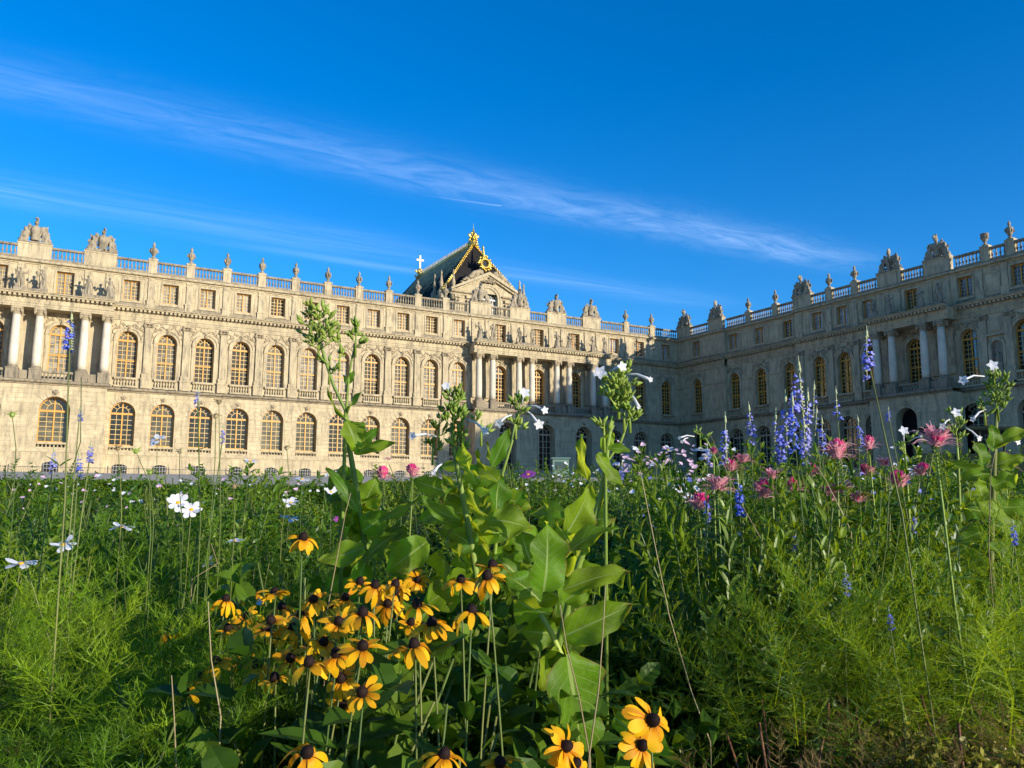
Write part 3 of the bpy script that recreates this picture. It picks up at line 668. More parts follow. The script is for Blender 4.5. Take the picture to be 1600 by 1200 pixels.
def trophy_group(seed):
    """cuirass with plumed helmet among flags, lances and shields, 3.2 m wide"""
    q = random.Random(seed+50); g = G(); dx = q.uniform(-0.12, 0.12)
    g.tube([(dx, 0, 0.25), (dx, 0, 0.8), (dx, -0.05, 1.2), (dx, 0, 1.55), (dx, 0, 1.68)], [0.42, 0.40, 0.52, 0.46, 0.2], 14)
    for s in (-1, 1):
        g.ball((dx+s*0.2, -0.40, 1.3), (0.2, 0.13, 0.17), 8, 6); g.ball((dx+s*0.55, 0, 1.45), (0.2, 0.22, 0.24), 9, 7)
        g.tube([(dx+s*0.6, 0, 1.4), (dx+s*0.78, -0.05, 1.05), (dx+s*0.7, -0.2, 0.8)], [0.16, 0.13, 0.10], 8)
        for k in range(3):
            a = R(30+20*k+q.uniform(-7, 7)); L = q.uniform(0.95, 1.35); p = Vector((dx+s*0.35, 0.24-0.10*k, 0.6)); d = Vector((s*math.cos(a), 0, math.sin(a)))
            e = p+d*L; rr = Matrix.Rotation(s*(math.pi/2-a), 3, 'Y'); g.tube([tuple(p), tuple(e)], [0.06, 0.05], 6)
            g.ball(p+d*L*0.72, (0.24+0.08*q.random(), 0.10, L*0.30), 9, 7, rr); g.ball(p+d*L*0.6+Vector((s*0.05, -0.05, -0.15)), (0.2, 0.12, 0.26), 8, 6, rr)
            if k == q.randrange(3): g.ball(e, (0.09, 0.08, 0.16), 7, 5, rr)
        g.tube([(dx+s*0.95, 0.05, 0.3), (dx+s*1.0, 0.0, 0.75), (dx+s*0.92, 0, 1.12)], [0.26, 0.27, 0.14], 9); g.ball((dx+s*(0.95+0.1*q.random()), -0.05, 1.34), (0.16, 0.18, 0.2), 9, 7); g.tube([(dx+s*1.12, -0.02, 1.0), (dx+s*1.32, -0.12, 0.72), (dx+s*1.05, -0.26, 0.6)], [0.1, 0.09, 0.07], 7)
        g.ball((dx+s*0.98, -0.16, 0.55), (0.40, 0.13, 0.52), 12, 8, Matrix.Rotation(s*0.35, 3, 'Y')); g.ball((dx+s*0.98, -0.30, 0.55), 0.12, 8, 6)
        g.ball((dx+s*0.85, 0, 1.15 if s*(seed % 2*2-1) > 0 else 0.9), (0.2, 0.22, 0.24), 9, 7)
        g.ball((dx+s*1.3, 0, 0.25), (0.28, 0.3, 0.26), 8, 6)
    for k in range(16): g.ball((q.uniform(-1.4, 1.4), q.uniform(-0.4, 0.3), q.uniform(0.05, 0.45)), (q.uniform(0.12, 0.26), q.uniform(0.12, 0.2), q.uniform(0.1, 0.22)), 7, 5)
    h = Vector((dx+q.uniform(-0.08, 0.08), -0.05, 1.98)); g.tube([(h.x, 0, 1.6), tuple(h)], [0.16, 0.16], 8); g.ball(h, (0.23, 0.27, 0.27), 12, 8); g.ball(h+Vector((0, -0.22, -0.03)), (0.17, 0.1, 0.15), 8, 6)
    for k in range(7):
        a = R(-20+35*k); g.ball(h+Vector((0.02*k, 0.30*math.cos(a)*0.8-0.02, 0.22+0.16*math.sin(a))), (0.12, 0.13, 0.14), 8, 6)
    if seed % 2: g.ball(h+Vector((0, 0, 0.46)), (0.22, 0.16, 0.12), 8, 6)
    g.box(-1.62, 1.62, -0.42, 0.42, -0.03, 0.10)
    return fuse(g, 'trophy', M_statue, 0.045)
FIG = [figure(k) for k in range(8)]; TRO = [trophy_group(k) for k in range(5)]
def urn_mesh():
    g = G(); g.box(-0.3, 0.3, -0.3, 0.3, 0, 0.14)
    g.lathe([(0.24, 0.14), (0.25, 0.2), (0.13, 0.3), (0.12, 0.38), (0.22, 0.48), (0.31, 0.68), (0.37, 0.95), (0.40, 1.18), (0.43, 1.24), (0.36, 1.30), (0.30, 1.36), (0.22, 1.44), (0.12, 1.52), (0.10, 1.58), (0.17, 1.66), (0.19, 1.78), (0.13, 1.92), (0.07, 2.06), (0.02, 2.16)], 14)
    for i in range(10):
        a = i*0.628; g.ball((0.36*math.cos(a), 0.36*math.sin(a), 0.98), (0.09, 0.09, 0.2), 6, 5)
    for s in (-1, 1): g.tube([(s*0.34, 0, 0.78), (s*0.5, 0, 0.9), (s*0.5, 0, 1.1), (s*0.4, 0, 1.2)], 0.05, 6)
    return g.mesh('urn', M_statue, True)
URN = urn_mesh()
g = G(); g.box(-0.3, 0.3, -0.3, 0.3, 0, 0.14); g.lathe([(0.24, 0.14), (0.25, 0.2), (0.13, 0.3), (0.12, 0.38), (0.22, 0.5), (0.31, 0.72), (0.37, 1.0), (0.40, 1.3), (0.46, 1.38), (0.46, 1.44), (0.38, 1.46), (0.05, 1.42)], 14)
for i in range(12):
    a = i*0.5236; g.ball((0.36*math.cos(a), 0.36*math.sin(a), 1.05), (0.085, 0.085, 0.24), 6, 5)
URN_OPEN = g.mesh('urn', M_statue, True)
def on_wing(wing, u, n, z):
    return wing.matrix_world @ Vector((u, -n, z)) if False else (Vector((u, -n, z)) if wing is left else Vector((83.49-n, -u, z)))
lu = [q for q in URNS if q[0] is left]; ru = [q for q in URNS if q[0] is right]
for i, (w, u, n, z) in enumerate(sorted(lu, key=lambda q: q[1])):
    o = put('roof_urn', URN, None, on_wing(w, u, n, z-0.02), (0, 0, 0.3*i))
    if u < 50: lab = 'carved stone urn on the sunlit roof balustrade, %s urn from the left' % ORD[i]
    else: lab = 'stone urn on the balustrade between the gilded chapel and the corner, %s' % ('nearer the trophies' if u < 75 else 'nearer the corner')
    tag(o, lab, 'urn', 'urns along the roof balustrades')
for i, (w, u, n, z) in enumerate(sorted(ru, key=lambda q: q[1])):
    broken = abs(u-52.6) < 0.1
    o = put('roof_urn', URN_OPEN if broken else URN, None, on_wing(w, u, n, z-0.02), (0, 0, 0.3*i+1))
    lab = 'open stone vase without a lid on the roof of the shaded wing' if broken else 'grey stone urn on the shaded wing roof, %s urn along from the corner' % ORD[i]
    tag(o, lab, 'urn', 'urns along the roof balustrades')
for i, (w, u, n, z) in enumerate(sorted([t for t in TROPH if t[0] is left], key=lambda q: q[1])):
    o = put('stone_trophy', TRO[i % 5], None, on_wing(w, u, n, z-0.02), (0, 0, 0), (1.06, 1, 1.2))
    if u < -17 or u < -12: lab = 'stone armour trophy beyond the left end of the sunlit roof'
    elif u < 0: lab = 'stone armour trophy with plumed helmet, %s of the two above the left portico' % ('left' if u < -7 else 'right')
    else: lab = 'stone armour trophy on the roof above the middle portico, %s from the left' % ORD[[46, 53, 59, 66].index(int(u+0.05))]
    tag(o, lab, 'sculpture', 'armour trophies on the roofs')
for i, (w, u, n, z) in enumerate(sorted([t for t in TROPH if t[0] is right], key=lambda q: q[1])):
    o = put('stone_trophy', TRO[(i*2+3) % 5], None, on_wing(w, u, n, z-0.02), (0, 0, R(-90)), (1.06 if i % 2 else -1.06, 1, 1.2))
    lab = ['dark stone trophy right in the corner where the two wings meet', 'grey stone trophy on the quoined pavilion beside the corner', 'grey stone trophy midway along the shaded wing roof', 'grey stone trophy above the shaded portico, the left of two', 'grey stone trophy above the shaded portico, the right of two'][i]
    tag(o, lab, 'sculpture', 'armour trophies on the roofs')
ls_ = sorted([t for t in STAT if t[0] is left], key=lambda q: q[1]); rs_ = sorted([t for t in STAT if t[0] is right], key=lambda q: q[1])
k1 = [t for t in ls_ if t[1] < 0]; k2 = [t for t in ls_ if t[1] > 0]
for i, (w, u, n, z) in enumerate(k1):
    if u < -12: continue
    o = put('statue', FIG[(i*3+1) % 8], None, on_wing(w, u, n, z-0.005), (0, 0, R(-12+11*(i % 3))))
    tag(o, 'pale stone statue over the columns of the left portico, %s from the left' % ORD[i-2], 'statue', 'statues above the porticoes')
for i, (w, u, n, z) in enumerate(k2):
    o = put('statue', FIG[(i*5+2) % 8], None, on_wing(w, u, n, z-0.005), (0, 0, R(-20+14*(i % 4))))
    tag(o, 'pale stone statue above the eight-columned middle portico, %s from the left' % ORD[i], 'statue', 'statues above the porticoes')
for i, (w, u, n, z) in enumerate(rs_):
    nic = z < 20
    o = put('statue', FIG[(i*3) % 8], None, on_wing(w, u, n, z-0.005), (0, 0, R(-90+10*(i % 3)-8)), 0.98 if not nic else 1.0)
    tag(o, 'grey stone statue standing in the arched niche of the shaded wing' if nic else 'grey stone statue above the columns of the shaded portico, %s from the left' % ORD[i], 'statue', None if nic else 'statues above the porticoes')

# ------------------------------------------------------------------ chapel behind the sunlit wing
ch = empty('chapel', (54.85, 14, 2)); tag(ch, 'royal chapel with steep slate roof and gilded ridge rising behind the sunlit wing', 'chapel')
def cp(g, name, mat, parent=None, smooth=False): return g.obj(name, mat, parent or ch, (0, 0, -2) if parent is None else (0, 0, 0), smooth)
g = G(); g.box(-7.0, 7.0, -34, -1.2, 2.0, 33.4); cp(g, 'nave_wall', M_wall)
g = G(); wall_open(g, -6.3, 6.3, 20, 34.3, 0, [op(0, 1.85, 28.6, 33.4)], 0.7)
for x in (-6.3, 6.3): g.add([(x, 0, 20), (x, 1.3, 20), (x, 1.3, 34.3), (x, 0, 34.3)], [(0, 1, 2, 3)])
cp(g, 'front_wall', M_wall)
g = G(); A = arc(0, 1.85, 33.4, 0, math.pi, 14); TRI = [(-6.3, 34.3)] 
L = [p for p in A if p[1] > 34.3]
g.face([(6.3, 34.3), (0, 37.45), (-6.3, 34.3)] + [(-1.6, 34.3)] + [p for p in reversed(L)][0:] + [(1.6, 34.3)], 0.003); tym = cp(g, 'pediment', M_wall)
g = G()
for s in (-1, 1):
    g.slab([(s*7.0, 34.1), (s*7.0, 34.45), (0, 37.95), (0, 37.35)][::s], -1.2, 0.75); g.slab([(s*6.6, 34.1), (0, 37.3), (0, 37.05), (s*6.3, 34.0)][::s], 0.0, 0.45)
    a, b = sorted((s*2.5, s*6.9)); g.run([(0, 33.5), (0.15, 33.5), (0.2, 33.7), (0.6, 33.85), (0.7, 34.1), (0, 34.1)], a, b)
    a, b = sorted((s*2.9, s*6.2)); g.run([(0, 32.0), (0.1, 32.0), (0.1, 32.3), (0, 32.3)], a, b)
cp(g, 'pediment_cornice', M_trim)['kind'] = 'stuff'
g = G()
for r0, r1, n in ((1.85, 2.25, 0.18), (2.25, 2.5, 0.28)):
    A = arc(0, r1, 33.4, 0, math.pi, 16); B = arc(0, r0, 33.4, 0, math.pi, 16)
    for i in range(16): g.slab([A[i], A[i+1], B[i+1], B[i]], 0, n)
    for s in (-1, 1):
        a, b = sorted((s*r0, s*r1)); g.box(a, b, 0, n, 28.6, 33.4)
cp(g, 'window_archivolt', M_trim)
M_cw = win_meshes('chw', 1.85, 28.6, 33.4, True, 6, 6, M_pane, plain('white painted wood', (0.72, 0.70, 0.62), 0.5), MATS['white painted wood'])
w = place_win(ch, M_cw, 0, -0.55); w.location.z = -2
g = G()
for s in (-1, 1):
    for x in (3.6, 5.7):
        g.box(s*x-0.42, s*x+0.42, 0, 0.35, 26, 31.9)
        for q in (-0.25, 0.25): g.ball((s*x+q, -0.35, 32.6), (0.2, 0.15, 0.3), 7, 5)
        g.box(s*x-0.5, s*x+0.5, 0, 0.42, 33.0, 33.5)
    for k in range(5): g.box(s*4.65-0.95+0.45*k-0.1, s*4.65-0.95+0.45*k+0.1, 0, 0.06, 32.9, 33.3)
cp(g, 'front_pilasters', M_trim)['kind'] = 'stuff'
# carved groups on the pediment
for s in (-1, 1):
    q = random.Random(20+s); g = G()
    for k in range(11):
        t = k/10; x = s*(1.2+3.6*t); z = 37.9-0.51*(1.2+3.6*t)+0.25
        g.ball((x, -0.1+q.uniform(-0.2, 0.2), z+q.uniform(0, 0.35)), (q.uniform(0.25, 0.45), 0.35, q.uniform(0.25, 0.5)*(1.2-t*0.5)), 8, 6)
    g.ball((s*1.6, -0.1, 38.1), 0.27, 8, 6); g.tube([(s*1.7, -0.1, 37.8), (s*2.6, -0.15, 37.5), (s*3.8, -0.1, 36.6)], [0.4, 0.42, 0.2], 8)
    cp(g, 'reclining_figure', M_carve, smooth=True)
q = random.Random(9); g = G()
for k in range(26):
    a = q.uniform(0, 6.28); r = q.uniform(0.3, 1.3); g.ball((0.2+r*math.cos(a), -0.45-q.uniform(0, 0.2), 36.3+0.35*r*math.sin(a)), (q.uniform(0.1, 0.3), 0.18, q.uniform(0.1, 0.22)), 7, 5)
cp(g, 'angel_relief', M_carve, smooth=True)
# roof
EV = 34.2; RX, Y0, Y1, YA, YB, RZ = 7.7, 1.3, 35.0, 5.6, 29.5, 44.3
g = G(); V = [(-RX, Y0, EV), (RX, Y0, EV), (RX, Y1, EV), (-RX, Y1, EV), (0, YA, RZ), (0, YB, RZ)]
g.add(V, [(0, 1, 4), (1, 2, 5, 4), (2, 3, 5), (3, 0, 4, 5), (0, 3, 2, 1)]); roof = cp(g, 'roof', M_slate)
# slate courses as real overlapping rows on the two slopes in view
g = G(); rows = 26
for j in range(rows):
    t0, t1 = j/rows, (j+1)/rows
    for a, b, ap, bp in (((-RX, Y0, EV), (RX, Y0, EV), (0, YA, RZ), (0, YA, RZ)), ((-RX, Y1, EV), (-RX, Y0, EV), (0, YB, RZ), (0, YA, RZ))):
        a, b, ap, bp = map(Vector, (a, b, ap, bp)); nrm = (b-a).cross(ap-a).normalized()
        if nrm.z < 0: nrm = -nrm
        p = [a.lerp(ap, t0)+nrm*0.06, b.lerp(bp, t0)+nrm*0.06, b.lerp(bp, t1)+nrm*0.015, a.lerp(ap, t1)+nrm*0.015]
        g.add([tuple(v) for v in p], [(0, 1, 2, 3)])
g.obj('slate_rows', M_slate, roof)['kind'] = 'stuff'
def strip(p0, p1, name, mat, r=0.2, stud=True):
    g = G(); p0 = Vector(p0); p1 = Vector(p1); g.tube([tuple(p0), tuple(p1)], r, 8); L = (p1-p0).length; k = int(L/0.5)
    if stud:
        for i in range(k):
            for s in (-1, 1): g.ball(p0.lerp(p1, (i+0.5)/k)+Vector((s*0.17, -0.2, 0.1)), (0.12, 0.12, 0.16), 6, 4)
    g.obj(name, mat, roof, smooth=True)
strip((-RX, Y0-0.05, EV+0.1), (0, YA, RZ+0.1), 'gilded_hip', M_gold); strip((RX, Y0-0.05, EV+0.1), (0, YA, RZ+0.1), 'gilded_hip', M_gold)
strip((-RX, Y1, EV), (0, YB, RZ), 'lead_hip', M_lead, 0.25, False)
strip((0, YA, RZ+0.1), (0, YB, RZ+0.1), 'ridge_roll', M_oldgold, 0.42)
g = G()
for i in range(40):
    y = YA+(YB-YA)*(i+0.5)/40; g.ball((0, y, RZ+0.62), (0.10, 0.16, 0.34), 6, 5); g.ball((0, y, RZ+1.05), 0.11, 6, 4)
g.obj('ridge_crest', M_oldgold, roof, smooth=True)['kind'] = 'stuff'
g = G()                                            # weathered lead flashing down the upper left slope
a = Vector((-RX, Y0, EV)); ap = Vector((0, YA, RZ)); b = Vector((-RX, Y1, EV)); bp = Vector((0, YB, RZ)); q = random.Random(3)
for i in range(34):
    t = (i+0.5)/34; top = ap.lerp(bp, t); bot = a.lerp(b, 0.12+0.8*t); e = top.lerp(bot, q.uniform(0.45, 0.85)); nr = Vector((-0.79, 0, 0.61))
    w0 = Vector((0, 0.37, 0)); w1 = Vector((0, 0.14, 0))
    g.add([tuple(top-w0+nr*0.11), tuple(top+w0+nr*0.11), tuple(e+w1+nr*0.11), tuple(e-w1+nr*0.11)], [(0, 1, 2, 3)])
g.obj('lead_flashing', M_patina, roof)['kind'] = 'stuff'
def gilt_group(seed, n, h, w):
    q = random.Random(seed); g = G(); g.lathe([(w, 0), (w*0.8, 0.3), (w*0.5, h*0.35), (w*0.45, h*0.55), (0.12, h)], 10)
    for k in range(n):
        a = q.uniform(0, 6.28); t = q.random(); r = w*(1.1-0.75*t); g.ball((r*math.cos(a), r*math.sin(a), t*h*0.85), (q.uniform(0.1, 0.26),)*2+(q.uniform(0.14, 0.36),), 7, 5)
    for s in (-1, 1): g.ball((s*w*0.8, -0.1, h*0.62), (0.30, 0.12, 0.42), 8, 6, Matrix.Rotation(s*0.7, 3, 'Y')); g.ball((s*0.3, -0.2, h*0.55), 0.2, 7, 5)
    return g
o = gilt_group(1, 42, 2.9, 0.95).obj('gilded_finial', M_gold, ch, (0, YA, RZ-2.2), smooth=True)
g = G(); g.tube([(0, 0, 2.5), (0, 0, 4.1)], [0.07, 0.02], 6); g.ball((0, 0, 2.95), 0.18, 8, 6); g.obj('spike', M_gold, o)
o = gilt_group(5, 30, 2.2, 0.95).obj('gilded_finial', M_oldgold, ch, (0, YB, RZ-2.3), smooth=True)
g = G(); g.box(-0.14, 0.14, -0.14, 0.14, 1.9, 4.7); g.box(-0.75, 0.75, -0.13, 0.13, 3.6, 3.9); g.obj('cross', plain('pale gilded cross', (0.75, 0.58, 0.30), 0.5, 0.2), o)
g = G()                                            # gilded oculus on the front slope
A = arc(0, 0.95, 0, 0, 2*math.pi, 20); B = arc(0, 0.55, 0, 0, 2*math.pi, 20)
for i in range(20): g.slab([A[i], A[i+1], B[i+1], B[i]], 0, 0.5)
q = random.Random(2)
for k in range(26):
    a = q.uniform(0, 6.28); r = q.uniform(0.9, 1.35); g.ball((r*math.cos(a), -0.3, r*math.sin(a)), (q.uniform(0.12, 0.3), 0.25, q.uniform(0.12, 0.3)), 7, 5)
for k in range(8): g.ball((-0.2+0.05*k, -0.2+0.15*k, 1.3+0.28*k), (0.26-0.02*k, 0.2, 0.25), 7, 5)
oc = g.obj('oculus_dormer', M_gold, ch, (0.3, 1.9, 38.0), smooth=True)
g = G(); g.face(B, 0.2); g.obj('oculus_pane', M_pane, oc)
# stone pinnacles round the roof
g = G(); g.box(-0.5, 0.5, -0.5, 0.5, -1.2, 0.5); g.lathe([(0.42, 0.5), (0.5, 0.7), (0.3, 0.95), (0.22, 1.1), (0.34, 1.5), (0.36, 1.8), (0.26, 2.4), (0.17, 3.0), (0.14, 3.4), (0.2, 3.55), (0.2, 3.75), (0.1, 3.9), (0.03, 4.2)], 12)
PIN = g.mesh('pinnacle', M_carve, True)
for (x, y, z, s) in ((-6.2, 0.3, 33.8, 0.95), (-7.6, 2.0, 33.9, 0.95), (-7.9, 4.0, 33.9, 0.9), (-8.3, 11.0, 33.4, 0.9), (-8.3, 13.0, 33.4, 0.85), (-8.3, 20, 33.2, 0.85), (6.3, 0.3, 33.6, 0.95), (7.6, 1.2, 33.6, 0.9), (8.0, 3.0, 33.6, 0.9)):
    put('pinnacle', PIN, ch, (x, y, z-2), (0, 0, 0), s)
g = G()
for y in (7.0, 16.0): g.box(-9.0, -6.9, -y-2.6, -y, 26, 33.2); g.slab([(-9.0, 33.2), (-6.9, 33.2), (-6.9, 35.0)], -y-2.6, -y)
g.run([(-30, 33.0), (-1.2, 33.0), (-1.2, 33.7), (-30, 33.7)], -8.0, -6.9)
cp(g, 'buttresses', M_trim)['kind'] = 'stuff'
# ------------------------------------------------------------------ planting: helpers and materials
def at(px, py, D): return CAM + (fw + rt*((px-800)/FPX) + up*((600-py)/FPX))*D
def gp(px, D):
    d = Vector((fw.x, fw.y, 0)).normalized() + Vector((rt.x, rt.y, 0)).normalized()*((px-800)/FPX); p = CAM + d*D; p.z = gz(p.x, p.y); return p
def ypx(h, D): return 783-(h-1.0)*FPX/D
SUNV = sd.copy(); TOCAM = (-Vector((fw.x, fw.y, 0))).normalized(); RIGHT = Vector((rt.x, rt.y, 0)).normalized()
def leafmat(name, cols, trans, tcol, rough=0.5, veins=False, var=0.25, spec=0.3):
    mt, t, o, b = newmat(name)
    oi = nn(t, 'ShaderNodeObjectInfo'); tc = nn(t, 'ShaderNodeTexCoord')
    n1 = nn(t, 'ShaderNodeTexNoise', {'Vector': tc.outputs['Object'], 'Scale': 7.0 if not veins else 14.0, 'Detail': 4})
    base = ramp(t, oi.outputs['Random'], [(i/(len(cols)-1) if len(cols) > 1 else 0.0, c) for i, c in enumerate(cols)])
    md = ramp(t, n1.outputs[0], [(0.3, (1-var,)*3), (0.7, (1+var,)*3)])
    c = mixc(t, 1.0, base, md, 'MULTIPLY')
    tr = mixc(t, 1.0, tcol, md, 'MULTIPLY')
    if veins:
        uv = nn(t, 'ShaderNodeSeparateXYZ', {0: tc.outputs['UV']})
        def M(op, a, b=None):
            n = t.nodes.new('ShaderNodeMath'); n.operation = op
            for i, q in enumerate((a, b)):
                if q is None: continue
                if isinstance(q, (int, float)): n.inputs[i].default_value = q
                else: t.links.new(q, n.inputs[i])
            return n.outputs[0]
        av = M('ABSOLUTE', M('SUBTRACT', uv.outputs[1], 0.5))
        mid = M('LESS_THAN', av, M('SUBTRACT', 0.040, M('MULTIPLY', uv.outputs[0], 0.030)))
        ph = M('FRACT', M('SUBTRACT', M('MULTIPLY', uv.outputs[0], 9.0), M('MULTIPLY', av, 4.2)))
        side = M('LESS_THAN', M('ABSOLUTE', M('SUBTRACT', ph, 0.5)), 0.045)
        cell = nn(t, 'ShaderNodeTexVoronoi', {'Vector': tc.outputs['UV'], 'Scale': 24.0}, feature='DISTANCE_TO_EDGE')
        net = M('LESS_THAN', cell.outputs['Distance'], 0.05)
        vv = M('MAXIMUM', mid, M('MULTIPLY', side, 0.6)); vv2 = M('MAXIMUM', vv, M('MULTIPLY', net, 0.22))
        c = mixc(t, vv2, c, (0.34, 0.43, 0.10)); tr = mixc(t, M('MULTIPLY', vv2, 0.8), tr, (0.78, 0.82, 0.20))
        bh = M('ADD', M('MULTIPLY', vv, -0.6), M('MULTIPLY', n1.outputs[0], 0.8))
        bp = nn(t, 'ShaderNodeBump', {'Strength': 0.8, 'Distance': 0.008, 'Height': bh}); t.links.new(bp.outputs[0], b.inputs['Normal'])
        n4 = nn(t, 'ShaderNodeTexNoise', {'Vector': tc.outputs['Object'], 'Scale': 26.0, 'Detail': 3})
        sp_ = ramp(t, n4.outputs[0], [(0.68, (0, 0, 0)), (0.73, (1, 1, 1))])
        c = mixc(t, M('MULTIPLY', sp_, 0.5), c, (0.16, 0.10, 0.03))
        ed = M('MAXIMUM', M('MULTIPLY', M('SUBTRACT', uv.outputs[0], 0.86), 7.0), M('MULTIPLY', M('SUBTRACT', av, 0.455), 22.0)); n5 = nn(t, 'ShaderNodeTexNoise', {'Vector': tc.outputs['Object'], 'Scale': 9.0, 'Detail': 4})
        ed = M('MINIMUM', 1.0, M('MULTIPLY', M('MAXIMUM', ed, 0.0), ramp(t, n5.outputs[0], [(0.45, (0, 0, 0)), (0.6, (1, 1, 1))])))
        c = mixc(t, ed, c, (0.24, 0.15, 0.04)); tr = mixc(t, ed, tr, (0.30, 0.18, 0.04))
    t.links.new(c, b.inputs['Base Color']); b.inputs['Roughness'].default_value = rough; b.inputs['Specular IOR Level'].default_value = spec
    tl = nn(t, 'ShaderNodeBsdfTranslucent'); t.links.new(tr, tl.inputs['Color'])
    ms = nn(t, 'ShaderNodeMixShader', {0: trans}); t.links.new(b.outputs[0], ms.inputs[1]); t.links.new(tl.outputs[0], ms.inputs[2])
    t.links.new(ms.outputs[0], o.inputs[0]); return mt
M_fe = leafmat('feathery green', [(0.045, 0.105, 0.006), (0.11, 0.20, 0.008), (0.25, 0.34, 0.010)], 0.36, (0.50, 0.60, 0.010), 0.5, var=0.4)
M_ln = leafmat('narrow leaf green', [(0.035, 0.09, 0.008), (0.075, 0.15, 0.010), (0.17, 0.23, 0.014)], 0.32, (0.36, 0.46, 0.012), 0.42, spec=0.4, var=0.4)
M_dk = leafmat('deep leaf green', [(0.030, 0.070, 0.006), (0.055, 0.115, 0.008), (0.10, 0.16, 0.010)], 0.28, (0.22, 0.34, 0.012), 0.5, spec=0.2, var=0.4)
M_tob = leafmat('tobacco leaf', [(0.035, 0.125, 0.005), (0.10, 0.21, 0.006), (0.22, 0.31, 0.008)], 0.55, (0.62, 0.70, 0.010), 0.5, True, spec=0.25, var=0.35)
M_bud = leafmat('green flower buds', [(0.22, 0.32, 0.05), (0.30, 0.38, 0.07)], 0.25, (0.5, 0.6, 0.1), 0.45)
M_stem = leafmat('pale green stem', [(0.16, 0.24, 0.04), (0.26, 0.32, 0.06)], 0.0, (0.1, 0.1, 0.1), 0.5)
M_gst = leafmat('green stalk', [(0.05, 0.09, 0.015), (0.09, 0.13, 0.025), (0.17, 0.18, 0.05)], 0.0, (0.1, 0.1, 0.1), 0.55)
M_dry = leafmat('dry straw stalk', [(0.36, 0.29, 0.16), (0.25, 0.18, 0.09)], 0.0, (0.1, 0.1, 0.1), 0.7)
M_red = leafmat('reddish brown stem', [(0.17, 0.06, 0.03), (0.22, 0.09, 0.04)], 0.0, (0.1, 0.1, 0.1), 0.6)
M_white = leafmat('white petal', [(0.80, 0.78, 0.80), (0.86, 0.84, 0.86)], 0.3, (0.8, 0.8, 0.85), 0.6, var=0.06)
M_blush = leafmat('blush petal', [(0.75, 0.45, 0.60), (0.80, 0.55, 0.68)], 0.3, (0.8, 0.5, 0.65), 0.6, var=0.15)
M_pur = leafmat('purple pink petal', [(0.50, 0.08, 0.42), (0.62, 0.16, 0.50)], 0.35, (0.7, 0.15, 0.6), 0.6, var=0.15)
M_yel = plain('yellow stamens', (0.75, 0.42, 0.02), 0.8, var=0.3, scale=300)
M_pink = leafmat('magenta cleome petal', [(0.80, 0.05, 0.25), (0.86, 0.12, 0.34)], 0.4, (0.9, 0.12, 0.35), 0.55, var=0.3)
M_pale = leafmat('faded pink cleome petal', [(0.78, 0.30, 0.38), (0.80, 0.46, 0.50)], 0.35, (0.9, 0.4, 0.45), 0.6, var=0.25)
M_blue = leafmat('blue salvia floret', [(0.12, 0.19, 0.74), (0.26, 0.28, 0.76), (0.42, 0.40, 0.78)], 0.3, (0.25, 0.28, 0.95), 0.55, var=0.4)
M_cone = plain('dark brown cone', (0.018, 0.008, 0.006), 0.75, var=0.5, scale=400, spec=0.2)
def petalmat():
    mt, t, o, b = newmat('golden orange petal'); tc = nn(t, 'ShaderNodeTexCoord'); oi = nn(t, 'ShaderNodeObjectInfo')
    uv = nn(t, 'ShaderNodeSeparateXYZ', {0: tc.outputs['UV']})
    c = ramp(t, uv.outputs[0], [(0.0, (0.60, 0.12, 0.003)), (0.25, (0.86, 0.34, 0.005)), (0.6, (0.93, 0.52, 0.008))])
    st = nn(t, 'ShaderNodeTexWave', {'Vector': tc.outputs['UV'], 'Scale': 2.2, 'Distortion': 0.6}, bands_direction='Y')
    c = mixc(t, 0.35, c, mixc(t, st.outputs['Fac'], (0.74, 0.26, 0.004), (0.95, 0.55, 0.015)))
    c = mixc(t, 1.0, c, ramp(t, oi.outputs['Random'], [(0, (0.72, 0.60, 0.7)), (0.4, (0.98, 0.94, 0.9)), (1, (1.08, 1.12, 1.0))]), 'MULTIPLY')
    t.links.new(c, b.inputs['Base Color']); b.inputs['Roughness'].default_value = 0.55; b.inputs['Specular IOR Level'].default_value = 0.25
    tl = nn(t, 'ShaderNodeBsdfTranslucent'); t.links.new(c, tl.inputs['Color']); ms = nn(t, 'ShaderNodeMixShader', {0: 0.35})
    t.links.new(b.outputs[0], ms.inputs[1]); t.links.new(tl.outputs[0], ms.inputs[2]); t.links.new(ms.outputs[0], o.inputs[0]); return mt
M_pet = petalmat()

